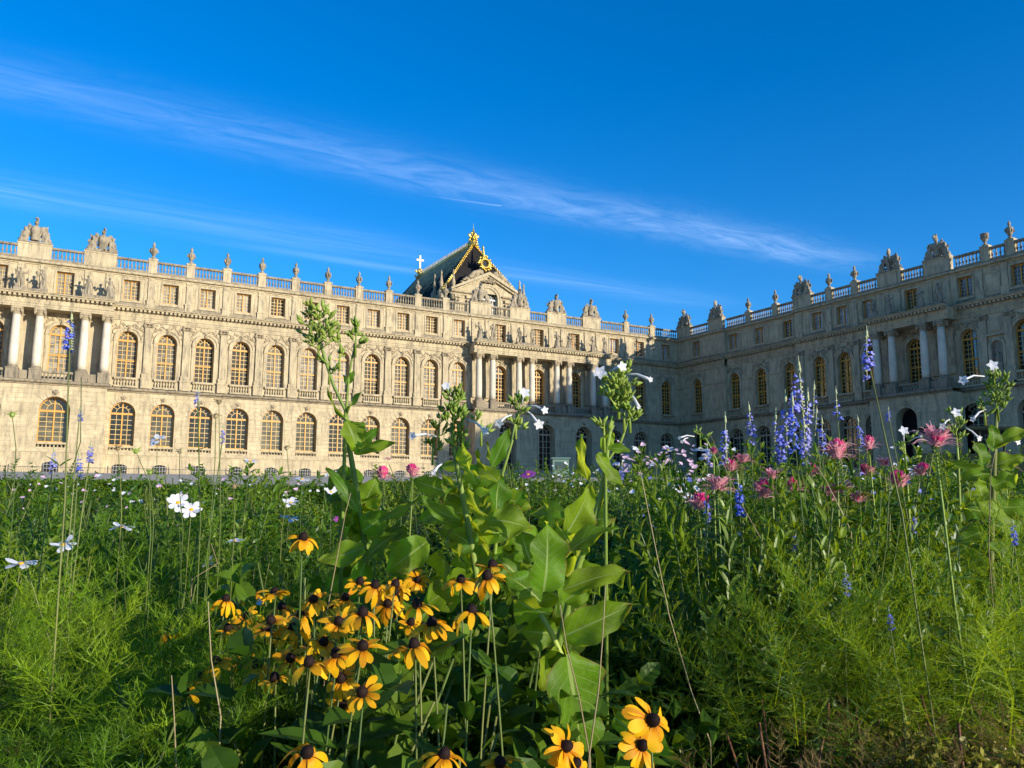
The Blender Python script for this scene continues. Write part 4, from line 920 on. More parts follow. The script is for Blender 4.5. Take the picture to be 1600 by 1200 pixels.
def blade(g, base, tip, width, nrm, curl=0.12, fold=0.25, wave=0.0, nu=8, nv=4, shape='ovate', seed=0.0, petiole=0.0):
    """a leaf or petal as a curved sheet with uv along and across it"""
    base = Vector(base); a = Vector(tip)-base; L = a.length; a.normalize(); s = a.cross(Vector(nrm)); s = s.normalized() if s.length > 1e-6 else a.orthogonal().normalized(); n = s.cross(a)
    V = []; UV = []; F = []
    for i in range(nu+1):
        t = i/nu
        if shape == 'ovate': w = max(0.0, math.sin(math.pi*min(1, 0.03+0.97*t)**0.80))**0.80
        elif shape == 'lance': w = math.sin(math.pi*min(1, t*0.92+0.08))**0.9
        else: w = min(1, 0.22+1.5*t)*(1-max(0, (t-0.72)/0.28)**2.6*0.62)
        if petiole and t < petiole: w = 0.07
        if shape == 'ovate': w *= 1+0.13*math.sin(t*17+seed*3)*math.sin(t*5+seed)
        w *= width*0.5
        c = base + a*(L*t) + n*(curl*L*(math.sin(math.pi*t*0.9)))
        for j in range(nv+1):
            v = 2*j/nv-1
            q = c + s*(w*v) + n*(fold*abs(v)*w + wave*width*math.sin(t*11+seed+v*2.0)*abs(v))
            V.append(tuple(q)); UV.append((t, (v+1)/2))
    for i in range(nu):
        for j in range(nv): k = i*(nv+1)+j; F.append((k, k+1, k+nv+2, k+nv+1))
    return g.add(V, F, UV)
def ribbons(P, wid):
    """thin strips from an array (n, k, 3) of centre lines"""
    P = np.asarray(P, dtype=np.float64); n, k, _ = P.shape
    d = np.gradient(P, axis=1); d /= np.linalg.norm(d, axis=2, keepdims=True)+1e-9
    rv = np.random.RandomState(n+k).normal(size=(n, 1, 3)); s = np.cross(d, rv); s /= np.linalg.norm(s, axis=2, keepdims=True)+1e-9
    tap = np.linspace(1.0, 0.35, k)[None, :, None]*wid*0.5
    V = np.stack([P-s*tap, P+s*tap], axis=2).reshape(-1, 3)
    b = (np.arange(n)*k*2)[:, None]; i = (np.arange(k-1)*2)[None, :]; q = (b+i).ravel()
    return V, np.stack([q, q+1, q+3, q+2], axis=1)
def sprig_feather(rs, L=0.30, wid=0.0015):
    """one plume: short thread leaves in whorls, tightest and most upright at the tip"""
    lines = []; bend = rs.normal(size=2)*0.07
    def axis(t): return np.array([bend[0]*t*t*2, bend[1]*t*t*2, L*t])
    st = np.array([axis(t) for t in np.linspace(0, 1, 6)]); nodes = 17
    for i in range(nodes):
        t = 0.05+0.95*(i/(nodes-1))**0.8; p = axis(t); ph = i*1.9+rs.uniform(0, 0.6); ll = (0.080-0.035*t)*rs.uniform(0.75, 1.25)
        for q in range(3):
            a = ph+q*2.094+rs.uniform(-.3, .3); out = np.array([math.cos(a), math.sin(a), 0.25+1.7*t*t+rs.uniform(-.15, .25)]); out /= np.linalg.norm(out)
            tt = np.linspace(0, 1, 4)[:, None]; mid = p+out*ll*tt+np.array([0, 0, -0.4*ll])*tt**2*(1-t*0.9)+rs.normal(size=3)*0.006*tt**2; lines.append(mid)
            for f in range(6):
                b = mid[0]+(mid[-1]-mid[0])*(0.2+0.13*f); side = np.cross(out, [0, 0, 1.0])*(1 if f % 2 else -1)+rs.normal(size=3)*0.3
                dd = out*0.8+side*0.6; dd /= np.linalg.norm(dd); lines.append(b+dd*ll*rs.uniform(0.25, 0.5)*tt+rs.normal(size=3)*0.004*tt**2)
    V, F = ribbons(np.array(lines), wid); V2, F2 = ribbons(st[None, [0, 2, 3, 5]], wid*2.2)
    return np.concatenate([V, V2]), np.concatenate([F, F2+len(V)])
def sprig_leaf(rs, L=0.30, ll=0.075, lw=0.014, nodes=9, per=3):
    g = G(); bend = rs.normal(size=2)*0.06
    for i in range(nodes):
        t = 0.1+0.9*i/(nodes-1); p = Vector((bend[0]*t*t, bend[1]*t*t, L*t)); ph = i*1.2+rs.uniform(0, 0.6)
        for q in range(per):
            a = ph+q*6.283/per; d = Vector((math.cos(a), math.sin(a), 0.25+0.8*t)).normalized(); l = ll*rs.uniform(0.7, 1.2)*(1.15-0.5*t)
            blade(g, p, p+d*l+Vector((0, 0, -0.15*l)), lw*rs.uniform(0.8, 1.3), Vector((0, 0, 1))-d*d.z, curl=0.10, fold=0.4, nu=3, nv=2, shape='lance')
    V2, F2 = ribbons(np.array([[[bend[0]*t*t, bend[1]*t*t, L*t] for t in (0, .35, .7, 1)]]), 0.004)
    return np.concatenate([np.array(g.v), V2]), np.concatenate([np.array(g.f), F2+len(g.v)])
def rotm(d, spin):
    d = Vector(d).normalized(); q = Vector((0, 0, 1)).rotation_difference(d).to_matrix() @ Matrix.Rotation(spin, 3, 'Z'); return np.array(q)
def bush_mesh(name, kind, mat, seed, h=0.9, rad=0.24, n=24, low=0.12):
    rs = np.random.RandomState(seed); VV = []; FF = []; o = 0
    if kind == 'feather': lib = [sprig_feather(rs) for _ in range(3)]
    elif kind == 'lance': lib = [sprig_leaf(rs) for _ in range(3)]
    elif kind == 'broad': lib = [sprig_leaf(rs, 0.26, 0.12, 0.042, 5, 2) for _ in range(3)]
    elif kind == 'fine': lib = [sprig_leaf(rs, 0.26, 0.042, 0.012, 11, 3) for _ in range(3)]
    else: lib = [sprig_leaf(rs, 0.22, 0.03, 0.014, 8, 3) for _ in range(3)]
    for i in range(n):
        V, F = lib[i % 3]; a = i*2.399+rs.uniform(0, 0.4); r = rad*math.sqrt((i+0.5)/n); lay = rs.uniform(0, 1)
        z = h*(low+(0.68-low)*(lay**0.55))*(1-0.22*(r/rad)**2)
        up1 = 2.0 if kind == 'feather' else 1.15; d = (math.cos(a)*(0.25+0.9*r/rad), math.sin(a)*(0.25+0.9*r/rad), up1)
        s = rs.uniform(0.75, 1.15)*(h/0.9)**0.5
        W = (V*s) @ rotm(d, rs.uniform(0, 6.28)).T + np.array([r*math.cos(a)*0.75, r*math.sin(a)*0.75, z]); VV.append(W); FF.append(F+o); o += len(W)
    me = bpy.data.meshes.new(name); me.from_pydata(np.concatenate(VV).tolist(), [], np.concatenate(FF).tolist()); me.materials.append(mat); me.update(); return me
def bush_stems(seed, mat, h=0.9, rad=0.24, n=9, r=0.0035):
    q = random.Random(seed); g = G()
    for i in range(n):
        a = i*2.4; e = rad*q.uniform(0.3, 0.9); zt = h*q.uniform(0.55, 0.9)
        g.tube([(0.04*math.cos(a), 0.04*math.sin(a), 0), (0.35*e*math.cos(a), 0.35*e*math.sin(a), zt*0.5), (e*math.cos(a), e*math.sin(a), zt)], [r*1.4, r, r*0.7], 5)
    return g.mesh('stems', mat, True)
B_fe = [bush_mesh('foliage', 'feather', M_fe, 10+k) for k in range(5)]
B_ft = [bush_mesh('foliage', 'feather', M_fe, 110+k, n=15, rad=0.2, low=0.44) for k in range(4)]
B_ln = [bush_mesh('foliage', 'lance', M_ln, 30+k) for k in range(4)]
B_dr = [bush_mesh('foliage', 'feather', leafmat('withered foliage', [(0.16, 0.10, 0.03), (0.24, 0.17, 0.06)], 0.2, (0.3, 0.2, 0.06), 0.7) if k == 0 else MATS['withered foliage'], 150+k, n=12, low=0.3) for k in range(2)]
B_br = [bush_mesh('foliage', 'broad', M_dk, 50+k, n=20) for k in range(3)]
B_fi = [bush_mesh('foliage', 'fine', M_ln, 70+k, n=26) for k in range(3)]
S_gr = [bush_stems(k, M_gst) for k in range(3)]; S_rd = [bush_stems(k+5, M_red, n=5, rad=0.16, h=0.62, r=0.0042) for k in range(2)]
# ------------------------------------------------------------------ foliage clumps of the bed
RND = random.Random(77)
def clump(name, lib, stems, px, D, h, wide=1.0):
    p = gp(px, D); o = empty(name, p, RND.uniform(0, 6.28)); sx_ = h/0.9
    f = put('foliage', RND.choice(lib), o, (0, 0, 0), (0, 0, 0), (wide, wide, sx_)); f['kind'] = 'stuff'
    s = put('stems', RND.choice(stems), o, (0, 0, 0), (0, 0, 0), (wide, wide, sx_)); s['kind'] = 'stuff'
    return o
def row(name, lib, stems, x0, x1, n, D0, D1, h0, h1, label, cat, group, wide=1.0):
    """a row of clumps named from left to right"""
    for i in range(n):
        px = x0+(x1-x0)*(i+0.5)/n + RND.uniform(-0.25, 0.25)*(x1-x0)/n
        o = clump(name, lib, stems, px, RND.uniform(D0, D1), RND.uniform(h0-0.04, h1+0.05), wide*RND.uniform(0.9, 1.15))
        tag(o, label % ORD[i], cat, group)
fe = 'feathery green clump, %s from the left in the '
gF = 'feathery foliage clumps'
row('feathery_clump', B_fe, S_gr, -90, 330, 5, 1.30, 1.55, 0.56, 0.66, fe+'lower left front row', 'foliage', gF)
row('feathery_clump', B_ft, S_rd, -100, 420, 6, 1.75, 2.05, 0.72, 0.82, fe+'second row at left', 'foliage', gF)
row('feathery_clump', B_fe, S_gr, -110, 470, 7, 2.3, 2.7, 0.82, 0.90, fe+'third row at left', 'foliage', gF)
row('feathery_clump', B_fe, S_gr, -80, 520, 7, 3.1, 3.6, 0.88, 0.97, fe+'back row left of the tobacco', 'foliage', gF)
row('feathery_clump', B_ft, S_rd, 1150, 1640, 7, 1.9, 2.4, 0.70, 0.92, fe+'front row on the right', 'foliage', gF)
row('feathery_clump', B_ft, S_gr, 1150, 1660, 6, 2.7, 3.1, 0.84, 0.96, fe+'row behind it on the right', 'foliage', gF)
row('feathery_clump', B_ft, S_rd, 1240, 1480, 3, 1.55, 1.75, 0.46, 0.62, fe+'lower right corner', 'foliage', gF)
ln = 'narrow-leaved green clump, %s from the left '
gL = 'narrow-leaved clumps'
row('leafy_clump', B_ln, S_gr, -60, 560, 8, 4.0, 4.8, 1.0, 1.1, ln+'behind the white cosmos', 'foliage', gL)
row('leafy_clump', B_ln, S_gr, 1080, 1500, 7, 3.2, 3.8, 1.15, 1.30, ln+'under the pink cleomes', 'foliage', gL)
row('leafy_clump', B_ln, S_gr, 960, 1260, 5, 2.5, 2.9, 0.78, 0.88, ln+'beside the tobacco leaves', 'foliage', gL)
row('leafy_clump', B_fi, S_gr, 970, 1360, 7, 3.6, 4.3, 1.0, 1.14, ln+'between tobacco and salvias', 'foliage', gL)
row('leafy_clump', B_ln, S_gr, -60, 140, 3, 2.9, 3.2, 0.92, 0.98, ln+'at the far left edge', 'foliage', gL)
row('leafy_clump', B_fi, S_gr, 560, 1000, 5, 3.3, 3.8, 0.88, 0.96, ln+'behind the tobacco leaves', 'foliage', gL)
br = 'broad-leaved dark green clump, %s from the left '
gB = 'broad-leaved clumps'
row('broad_clump', B_br, S_gr, 440, 840, 8, 1.6, 1.95, 0.6, 0.74, br+'beneath the coneflowers', 'foliage', gB)
row('broad_clump', B_br, S_gr, 380, 1060, 6, 1.15, 1.3, 0.42, 0.56, br+'along the bottom edge', 'foliage', gB)
row('broad_clump', B_br, S_gr, 480, 900, 6, 2.3, 2.7, 0.78, 0.9, br+'in the shade of the tobacco', 'foliage', gB)
row('broad_clump', B_br, S_gr, 1470, 1660, 3, 3.0, 3.4, 0.90, 0.98, br+'below the right tobacco', 'foliage', gB)
# farther beds
row('leafy_clump', B_fi, S_gr, -120, 520, 9, 5.2, 6.2, 1.12, 1.22, ln+'in the tall row at left', 'foliage', 'back row clumps', 1.4)
row('leafy_clump', B_fi, S_gr, 500, 1000, 6, 5.2, 6.2, 1.10, 1.20, ln+'in the tall row at centre', 'foliage', 'back row clumps', 1.4)
row('leafy_clump', B_ln, S_gr, 985, 1720, 10, 4.2, 5.2, 1.26, 1.46, ln+'in the tall row at right', 'foliage', 'back row clumps', 1.4)
row('leafy_clump', B_ln, S_gr, -120, 560, 8, 8.0, 9.5, 1.28, 1.46, ln+'in the next bed at left', 'foliage', 'next bed clumps', 2.0)
row('leafy_clump', B_fi, S_gr, 560, 1000, 5, 9.0, 11.0, 1.30, 1.55, ln+'in the next bed at centre', 'foliage', 'next bed clumps', 2.2)
row('leafy_clump', B_fi, S_gr, 980, 1720, 9, 7.5, 9.0, 1.42, 1.70, ln+'in the next bed at right', 'foliage', 'next bed clumps', 2.0)
row('leafy_clump', B_fi, S_gr, -120, 700, 9, 13.0, 16.0, 1.45, 1.75, ln+'in the far bed at left', 'foliage', 'far bed clumps', 3.2)
row('leafy_clump', B_fi, S_gr, 680, 1720, 12, 13.0, 16.0, 1.60, 1.95, ln+'in the far bed at right', 'foliage', 'far bed clumps', 3.2)

# ------------------------------------------------------------------ tobacco plants
def tob_leaf(plant, b, t, w, D, nrm=None, curl=0.10, wave=0.12, D2=None, fold=0.18):
    """leaf from pixel b to pixel t of the photograph, at distance D (tip at D2), w pixels wide"""
    D2 = D2 or D; B = at(*b, D); T = at(*t, D2); g = G()
    side = -1.5 if RND.random() < 0.55 else 0.45
    nv = nrm or (TOCAM*0.75+Vector((0, 0, RND.uniform(0.1, 0.5)))+RIGHT*(side+RND.uniform(-0.25, 0.25)))
    o0 = plant.location
    blade(g, B-o0, T-o0, 1.04*w/FPX*D, nv, curl*RND.choice((1, 1, -0.6)), RND.uniform(0.05, 0.4), wave, 16, 8, 'ovate', RND.uniform(0, 6))
    me = g.mesh('leaf', M_tob, True); return put('leaf', me, plant)
def stem(plant, pts, D, r0, r1, mat=None, name='stem'):
    P = [(at(x, y, d)-plant.location) for x, y, d in [(q if len(q) == 3 else (*q, D)) for q in pts]]
    if P[0].z > 0.03: P = [Vector((P[0].x*0.9, P[0].y*0.9, 0.0))] + P
    n = len(P); g = G(); g.tube([tuple(p) for p in P], [r0+(r1-r0)*i/(n-1) for i in range(n)], 7); return g.obj(name, mat or M_stem, plant, smooth=True)
def bud_cluster(plant, cx_, cy_, rx, ry, D, n, bs=1.0):
    """loose panicle: side branches leave the axis and carry small sprays of pointed buds"""
    q = random.Random(int(cx_*7+cy_)); g = G(); s = D/FPX; c = at(cx_, cy_, D)-plant.location; R_, H_ = rx*s, ry*s; bot = c-Vector((0, 0, H_*1.15)); axis = c+Vector((0, 0, H_*0.75))
    nb = max(2, n//7)
    for i in range(nb):
        t = (i+0.5)/nb; p0 = bot.lerp(axis, 0.05+0.85*t); a = i*2.399+q.uniform(-.4, .4); k = 0.55+0.6*math.sin(math.pi*min(1, 0.18+0.8*t))
        e = p0+(RIGHT*math.cos(a)+TOCAM*math.sin(a))*(R_*k*q.uniform(0.55, 1.05))+Vector((0, 0, H_*q.uniform(0.15, 0.5)))
        g.tube([tuple(p0), tuple(p0.lerp(e, 0.6)+Vector((0, 0, -0.003))), tuple(e)], [0.0024, 0.0018, 0.0014], 4)
        for j in range(7):
            u = q.uniform(0.35, 1.05); m = p0.lerp(e, u); d = ((e-p0).normalized()*0.5+Vector((q.uniform(-.9, .9), q.uniform(-.9, .9), q.uniform(0.0, 1.0)))).normalized()
            L = q.uniform(0.013, 0.026)*bs; r = L*q.uniform(0.19, 0.27); p = m+d*q.uniform(0.006, 0.018)
            g.tube([tuple(m), tuple(p)], [0.001, 0.0012], 4)
            g.tube([tuple(p), tuple(p+d*L*0.3), tuple(p+d*L*0.6), tuple(p+d*L*0.85), tuple(p+d*L*1.1)], [r*0.45, r, r*0.85, r*0.45, r*0.08], 6)
    g.tube([tuple(bot-Vector((0, 0, 0.02))), tuple(axis)], [0.004, 0.002], 5)
    o = g.obj('buds', M_bud, plant, smooth=True); o['kind'] = 'stuff'; return o
def trumpet(plant, b, f, D, D2=None, rad=0.018):
    rad *= 0.78
    """long white tube from pixel b to pixel f ending in a five-pointed star"""
    B = at(*b, D)-plant.location; T = at(*f, D2 or D-0.03)-plant.location; d = (T-B).normalized(); g = G(); mid = B.lerp(T, 0.5)+Vector((0, 0, (T-B).length*0.10))
    g.tube([tuple(B), tuple(B.lerp(mid, 0.6)), tuple(mid), tuple(mid.lerp(T, 0.6)), tuple(T)], [0.0022, 0.0026, 0.003, 0.0038, 0.005], 7)
    ax = (d*0.55+TOCAM*0.75).normalized(); s1 = ax.orthogonal().normalized(); s2 = ax.cross(s1); st = G()
    for k in range(5):
        a = k*1.2566+0.4; e = s1*math.cos(a)+s2*math.sin(a); blade(st, T, T+e*rad+ax*0.002, rad*0.66, ax, 0.05, 0.1, 0, 4, 2, 'lance')
    o = g.obj('flower', M_white, plant, smooth=True); st.obj('petals', M_white, o, smooth=True); return o
def tobacco(label, px, D):
    o = empty('tobacco_plant', gp(px, D)); tag(o, label, 'tobacco plant', 'tall tobacco plants'); return o
# the one with the big cluster of green pods against the sunlit wall
P = tobacco('tall tobacco plant with a forked stem and large green bud cluster against the sunlit wing', 560, 2.6)
stem(P, [(572, 860), (552, 735), (546, 700), (540, 640)], 2.6, 0.011, 0.007); stem(P, [(540, 642), (521, 602), (508, 562), (500, 535)], 2.6, 0.006, 0.004, name='branch').location = (0, 0, 0)
stem(P, [(541, 640), (545, 590), (550, 560), (556, 535)], 2.6, 0.005, 0.003, name='branch')
bud_cluster(P, 499, 512, 26, 36, 2.6, 120, 1.1); bud_cluster(P, 556, 527, 12, 19, 2.6, 34, 1.1); bud_cluster(P, 531, 545, 5, 22, 2.6, 14)
bud_cluster(P, 515, 575, 10, 14, 2.6, 8)
for b, t, w, d, c in (((541, 658), (557, 708), 38, 2.52, 0.12), ((553, 707), (621, 692), 19, 2.6, -0.10), ((550, 660), (571, 692), 24, 2.66, 0.1), ((562, 694), (592, 668), 17, 2.66, 0.05), ((541, 657), (513, 605), 15, 2.6, 0.08), ((541, 646), (572, 608), 18, 2.6, 0.06), ((544, 600), (554, 578), 9, 2.6, 0.05), ((543, 602), (537, 585), 7, 2.62, 0.05),
    ((560, 800), (508, 732), 26, 2.55, 0.1), ((562, 800), (590, 745), 44, 2.65, 0.1), ((556, 775), (548, 738), 30, 2.7, 0.1), ((570, 855), (497, 876), 40, 2.35, 0.1), ((566, 830), (610, 800), 40, 2.5, 0.08), ((560, 830), (520, 790), 40, 2.6, 0.1), ((575, 870), (640, 830), 52, 2.5, 0.12), ((570, 880), (540, 940), 46, 2.5, 0.1)):
    tob_leaf(P, b, t, w, d, curl=c)
# middle plants
P = tobacco('tobacco plant with dense bud head and large veined leaves left of the middle portico', 725, 2.35)
stem(P, [(745, 900), (728, 800), (718, 750), (708, 690), (706, 660)], 2.35, 0.011, 0.005)
bud_cluster(P, 709, 638, 17, 34, 2.35, 95); bud_cluster(P, 686, 668, 12, 16, 2.35, 26); bud_cluster(P, 716, 690, 12, 18, 2.35, 28); bud_cluster(P, 752, 668, 10, 16, 2.4, 16); bud_cluster(P, 676, 700, 8, 14, 2.4, 12)
trumpet(P, (703, 618), (697, 603), 2.35); trumpet(P, (728, 655), (758, 673), 2.35); trumpet(P, (685, 683), (645, 681), 2.35); trumpet(P, (690, 725), (678, 738), 2.3, rad=0.012)
for b, t, w, d, c in (((745, 757), (726, 684), 42, 2.3, 0.10), ((769, 728), (796, 668), 24, 2.4, 0.08), ((775, 796), (783, 742), 40, 2.3, 0.1), ((757, 808), (734, 750), 42, 2.4, 0.1), ((765, 812), (832, 828), 52, 2.25, 0.12), ((719, 812), (655, 773), 30, 2.3, -0.12), ((592, 814), (657, 775), 22, 2.4, 0.12), ((698, 768), (645, 750), 32, 2.4, 0.08), ((752, 850), (775, 895), 50, 2.2, 0.1), ((716, 850), (735, 895), 46, 2.25, 0.1), ((668, 846), (606, 892), 50, 2.3, 0.1), ((690, 860), (700, 945), 74, 2.3, 0.06), ((760, 735), (748, 700), 20, 2.45, 0.1), ((770, 730), (760, 690), 18, 2.45, 0.08), ((745, 860), (700, 830), 44, 2.35, 0.1), ((750, 830), (800, 800), 46, 2.4, 0.1), ((740, 900), (660, 950), 64, 2.35, 0.12), ((712, 760), (690, 735), 20, 2.4, 0.1), ((728, 790), (775, 770), 34, 2.45, 0.1), ((640, 900), (600, 860), 40, 2.45, 0.1)):
    tob_leaf(P, b, t, w, d, curl=c)
P = tobacco('slender tobacco plant with drooping white trumpet flowers before the middle portico', 790, 2.6)
stem(P, [(770, 900), (785, 740), (800, 690), (808, 645)], 2.6, 0.008, 0.003)
bud_cluster(P, 810, 634, 12, 15, 2.6, 34); bud_cluster(P, 806, 665, 6, 10, 2.6, 8)
trumpet(P, (815, 632), (820, 614), 2.6, rad=0.024); trumpet(P, (824, 634), (851, 641), 2.6); trumpet(P, (820, 640), (842, 663), 2.6, rad=0.024); trumpet(P, (800, 648), (780, 661), 2.6, rad=0.022)
# right of centre: big veined leaves
P = tobacco('tobacco plant with huge glowing veined leaves and a tall bud head right of centre', 900, 2.0)
stem(P, [(880, 1080), (872, 1010), (905, 880), (925, 825), (940, 772), (946, 735), (950, 690), (958, 650)], 2.05, 0.011, 0.005)
stem(P, [(880, 1030), (862, 990), (846, 960)], 1.9, 0.008, 0.006, name='branch'); stem(P, [(946, 725), (970, 690), (985, 650)], 2.05, 0.005, 0.003, name='branch')
bud_cluster(P, 966, 606, 24, 32, 2.05, 100); bud_cluster(P, 944, 672, 9, 20, 2.05, 20); bud_cluster(P, 984, 648, 9, 14, 2.05, 18); bud_cluster(P, 975, 640, 14, 20, 2.05, 30)
trumpet(P, (952, 590), (938, 582), 2.05, rad=0.024); trumpet(P, (975, 585), (1016, 593), 2.05, rad=0.010); trumpet(P, (985, 616), (998, 636), 2.05, rad=0.008); trumpet(P, (955, 580), (972, 573), 2.05, rad=0.018)
for b, t, w, d, c in (((849, 925), (852, 814), 70, 1.85, 0.08), ((884, 835), (921, 757), 54, 1.95, 0.08), ((919, 750), (912, 678), 30, 2.0, 0.10), ((934, 708), (977, 760), 24, 2.0, 0.18), ((941, 704), (958, 676), 26, 2.05, 0.1), ((878, 872), (967, 826), 36, 1.9, 0.12), ((880, 922), (986, 895), 40, 1.85, 0.10), ((878, 995), (988, 944), 56, 1.85, 0.12), ((885, 1022), (905, 1192), 118, 1.7, 0.04), ((866, 1010), (846, 1080), 40, 1.85, 0.05), ((858, 800), (851, 772), 14, 2.1, 0.1), ((862, 830), (855, 775), 18, 2.0, 0.05), ((938, 790), (948, 765), 18, 2.05, 0.1), ((900, 870), (935, 835), 34, 2.0, 0.1), ((860, 960), (800, 930), 60, 1.95, 0.1), ((845, 940), (790, 900), 56, 2.05, 0.1), ((880, 940), (925, 905), 40, 1.95, 0.1), ((870, 990), (815, 985), 50, 1.95, 0.1), ((950, 700), (985, 705), 16, 2.0, 0.1), ((905, 860), (870, 810), 44, 2.1, 0.1), ((830, 880), (815, 830), 46, 2.15, 0.1), ((810, 900), (770, 870), 46, 2.15, 0.1), ((960, 1120), (1060, 1180), 60, 1.6, 0.1)):
    tob_leaf(P, b, t, w, d, curl=c)
def extra(P, x, y0, y1, D, n, ln_):
    for i in range(n):
        y = y0+(y1-y0)*(i+RND.random())/n; a = RND.uniform(0, 6.28); L = ln_*RND.uniform(0.7, 1.2)
        tob_leaf(P, (x+RND.uniform(-6, 6), y), (x+L*math.cos(a), y-L*0.55*math.sin(a)+RND.uniform(-10, 26)), L*RND.uniform(0.5, 0.72), D, curl=0.14, D2=D-0.0018*L*math.sin(a*1.7))
extra(P, 885, 800, 1000, 2.25, 22, 66)
for o_, a_ in zip([o for o in COL.objects if o.name.startswith('tobacco_plant')][:3], ((562, 740, 900, 2.66, 20, 58), (735, 730, 930, 2.55, 32, 64), (785, 750, 900, 2.7, 16, 58))): extra(o_, *a_)
# right edge
P = tobacco('tobacco plant with dark broad leaves and star flowers at the right edge', 1545, 2.9)
stem(P, [(1548, 880), (1552, 760), (1555, 690), (1557, 640)], 2.9, 0.012, 0.006, M_gst)
bud_cluster(P, 1557, 612, 19, 33, 2.9, 110); bud_cluster(P, 1538, 640, 9, 14, 2.9, 22)
trumpet(P, (1553, 588), (1551, 571), 2.9, rad=0.028); trumpet(P, (1538, 588), (1505, 594), 2.9, rad=0.024); trumpet(P, (1540, 640), (1520, 655), 2.9, rad=0.014); trumpet(P, (1565, 690), (1590, 690), 2.9)
for b, t, w, d, c in (((1552, 705), (1548, 663), 26, 2.85, 0.1), ((1556, 697), (1612, 672), 24, 2.85, 0.1), ((1535, 728), (1519, 690), 30, 2.8, 0.1), ((1538, 732), (1478, 720), 18, 2.8, -0.08), ((1530, 785), (1580, 845), 38, 2.7, 0.14), ((1545, 830), (1492, 850), 36, 2.7, 0.1), ((1535, 775), (1530, 748), 26, 2.8, 0.1), ((1550, 760), (1590, 740), 34, 2.85, 0.1), ((1550, 800), (1500, 790), 44, 2.9, 0.1), ((1550, 790), (1610, 790), 50, 2.9, 0.1), ((1545, 850), (1580, 890), 50, 2.8, 0.1), ((1540, 870), (1490, 890), 50, 2.8, 0.1), ((1550, 740), (1500, 752), 40, 2.95, 0.1), ((1552, 730), (1600, 715), 34, 2.95, 0.1), ((1548, 770), (1510, 815), 48, 2.95, 0.1), ((1555, 820), (1605, 850), 48, 2.95, 0.1)):
    tob_leaf(P, b, t, w, d, curl=c, nrm=Vector((0, 0, 1))*0.7+TOCAM*0.7)
P = tobacco('smaller tobacco plant with white stars before the shaded portico', 1490, 3.3)
stem(P, [(1500, 800), (1497, 720), (1494, 680)], 3.3, 0.008, 0.004)
bud_cluster(P, 1493, 664, 14, 24, 3.3, 60, 1.1); trumpet(P, (1492, 655), (1494, 645), 3.3, rad=0.028); trumpet(P, (1484, 655), (1473, 666), 3.3, rad=0.02); trumpet(P, (1508, 668), (1530, 685), 3.3)
P = tobacco('short tobacco shoot with one white star left of the shaded portico kiosk', 1415, 3.3)
stem(P, [(1420, 800), (1416, 730), (1412, 700)], 3.3, 0.007, 0.003)
bud_cluster(P, 1414, 700, 15, 22, 3.3, 34); trumpet(P, (1412, 690), (1412, 673), 3.3, rad=0.028); trumpet(P, (1420, 690), (1440, 682), 3.3, rad=0.01)
P = tobacco('thin tobacco shoot with tiny flowers near the corner doorway', 1110, 3.6)
stem(P, [(1135, 800), (1120, 720), (1106, 690), (1092, 672)], 3.6, 0.005, 0.002)
bud_cluster(P, 1094, 680, 10, 10, 3.6, 14); trumpet(P, (1085, 682), (1062, 684), 3.6, rad=0.012); trumpet(P, (1075, 684), (1066, 690), 3.6, rad=0.012)

row('feathery_clump', B_fe, S_gr, 300, 520, 4, 1.75, 1.95, 0.66, 0.74, 'feathery green clump growing through the coneflower patch, %s from the left', 'foliage', gF, 0.8)

# low ground cover filling the bed under everything; extended unseen past the right edge to cast shade
def ground_cover():
    rs = np.random.RandomState(5); C = []; S = []
    for (x0, x1, D0, D1, z0, z1, n, ls) in ((-300, 1750, 1.1, 1.9, 0.0, 0.40, 5200, 0.034), (-200, 1750, 1.9, 3.2, 0.05, 0.62, 9000, 0.036), (-150, 1750, 3.2, 5.5, 0.1, 0.80, 9500, 0.042), (-150, 1750, 5.5, 12.0, 0.1, 0.95, 9000, 0.06), (1760, 3600, 1.2, 3.6, 0.0, 0.5, 8000, 0.045)):
        for i in range(n):
            D = D0+(D1-D0)*math.sqrt(rs.rand()); p = gp(x0+(x1-x0)*rs.rand(), D); zz_ = z0+(z1-z0)*rs.rand()*(0.8+0.25*noise.noise(Vector((p.x*1.6, p.y*1.6, 0)))); C.append((p.x, p.y, p.z+zz_)); S.append(ls)
    c = np.array(C); n = len(c); s = np.array(S)[:, None]*rs.uniform(0.6, 1.4, (n, 1)); a = rs.normal(size=(n, 3)); a[:, 2] *= 0.6; a /= np.linalg.norm(a, axis=1, keepdims=True)
    b = np.cross(a, np.array([0, 0, 1.0])+rs.normal(size=(n, 3))*0.4); b /= np.linalg.norm(b, axis=1, keepdims=True); w = np.cross(a, b)
    V = np.stack([c-a*s, c-b*s*0.34+w*s*0.12, c+a*s-w*s*0.25, c+b*s*0.34+w*s*0.12], 1).reshape(-1, 3); k = np.arange(n)*4; F = np.concatenate([np.stack([k, k+1, k+2], 1), np.stack([k, k+2, k+3], 1)])
    me = bpy.data.meshes.new('ground_cover'); me.from_pydata(V.tolist(), [], F.tolist()); me.materials.append(M_dk); me.update()
    tag(put('ground_cover', me), 'low dark green leaves filling the bed beneath the flowers', 'ground cover', None, 'stuff')
ground_cover()

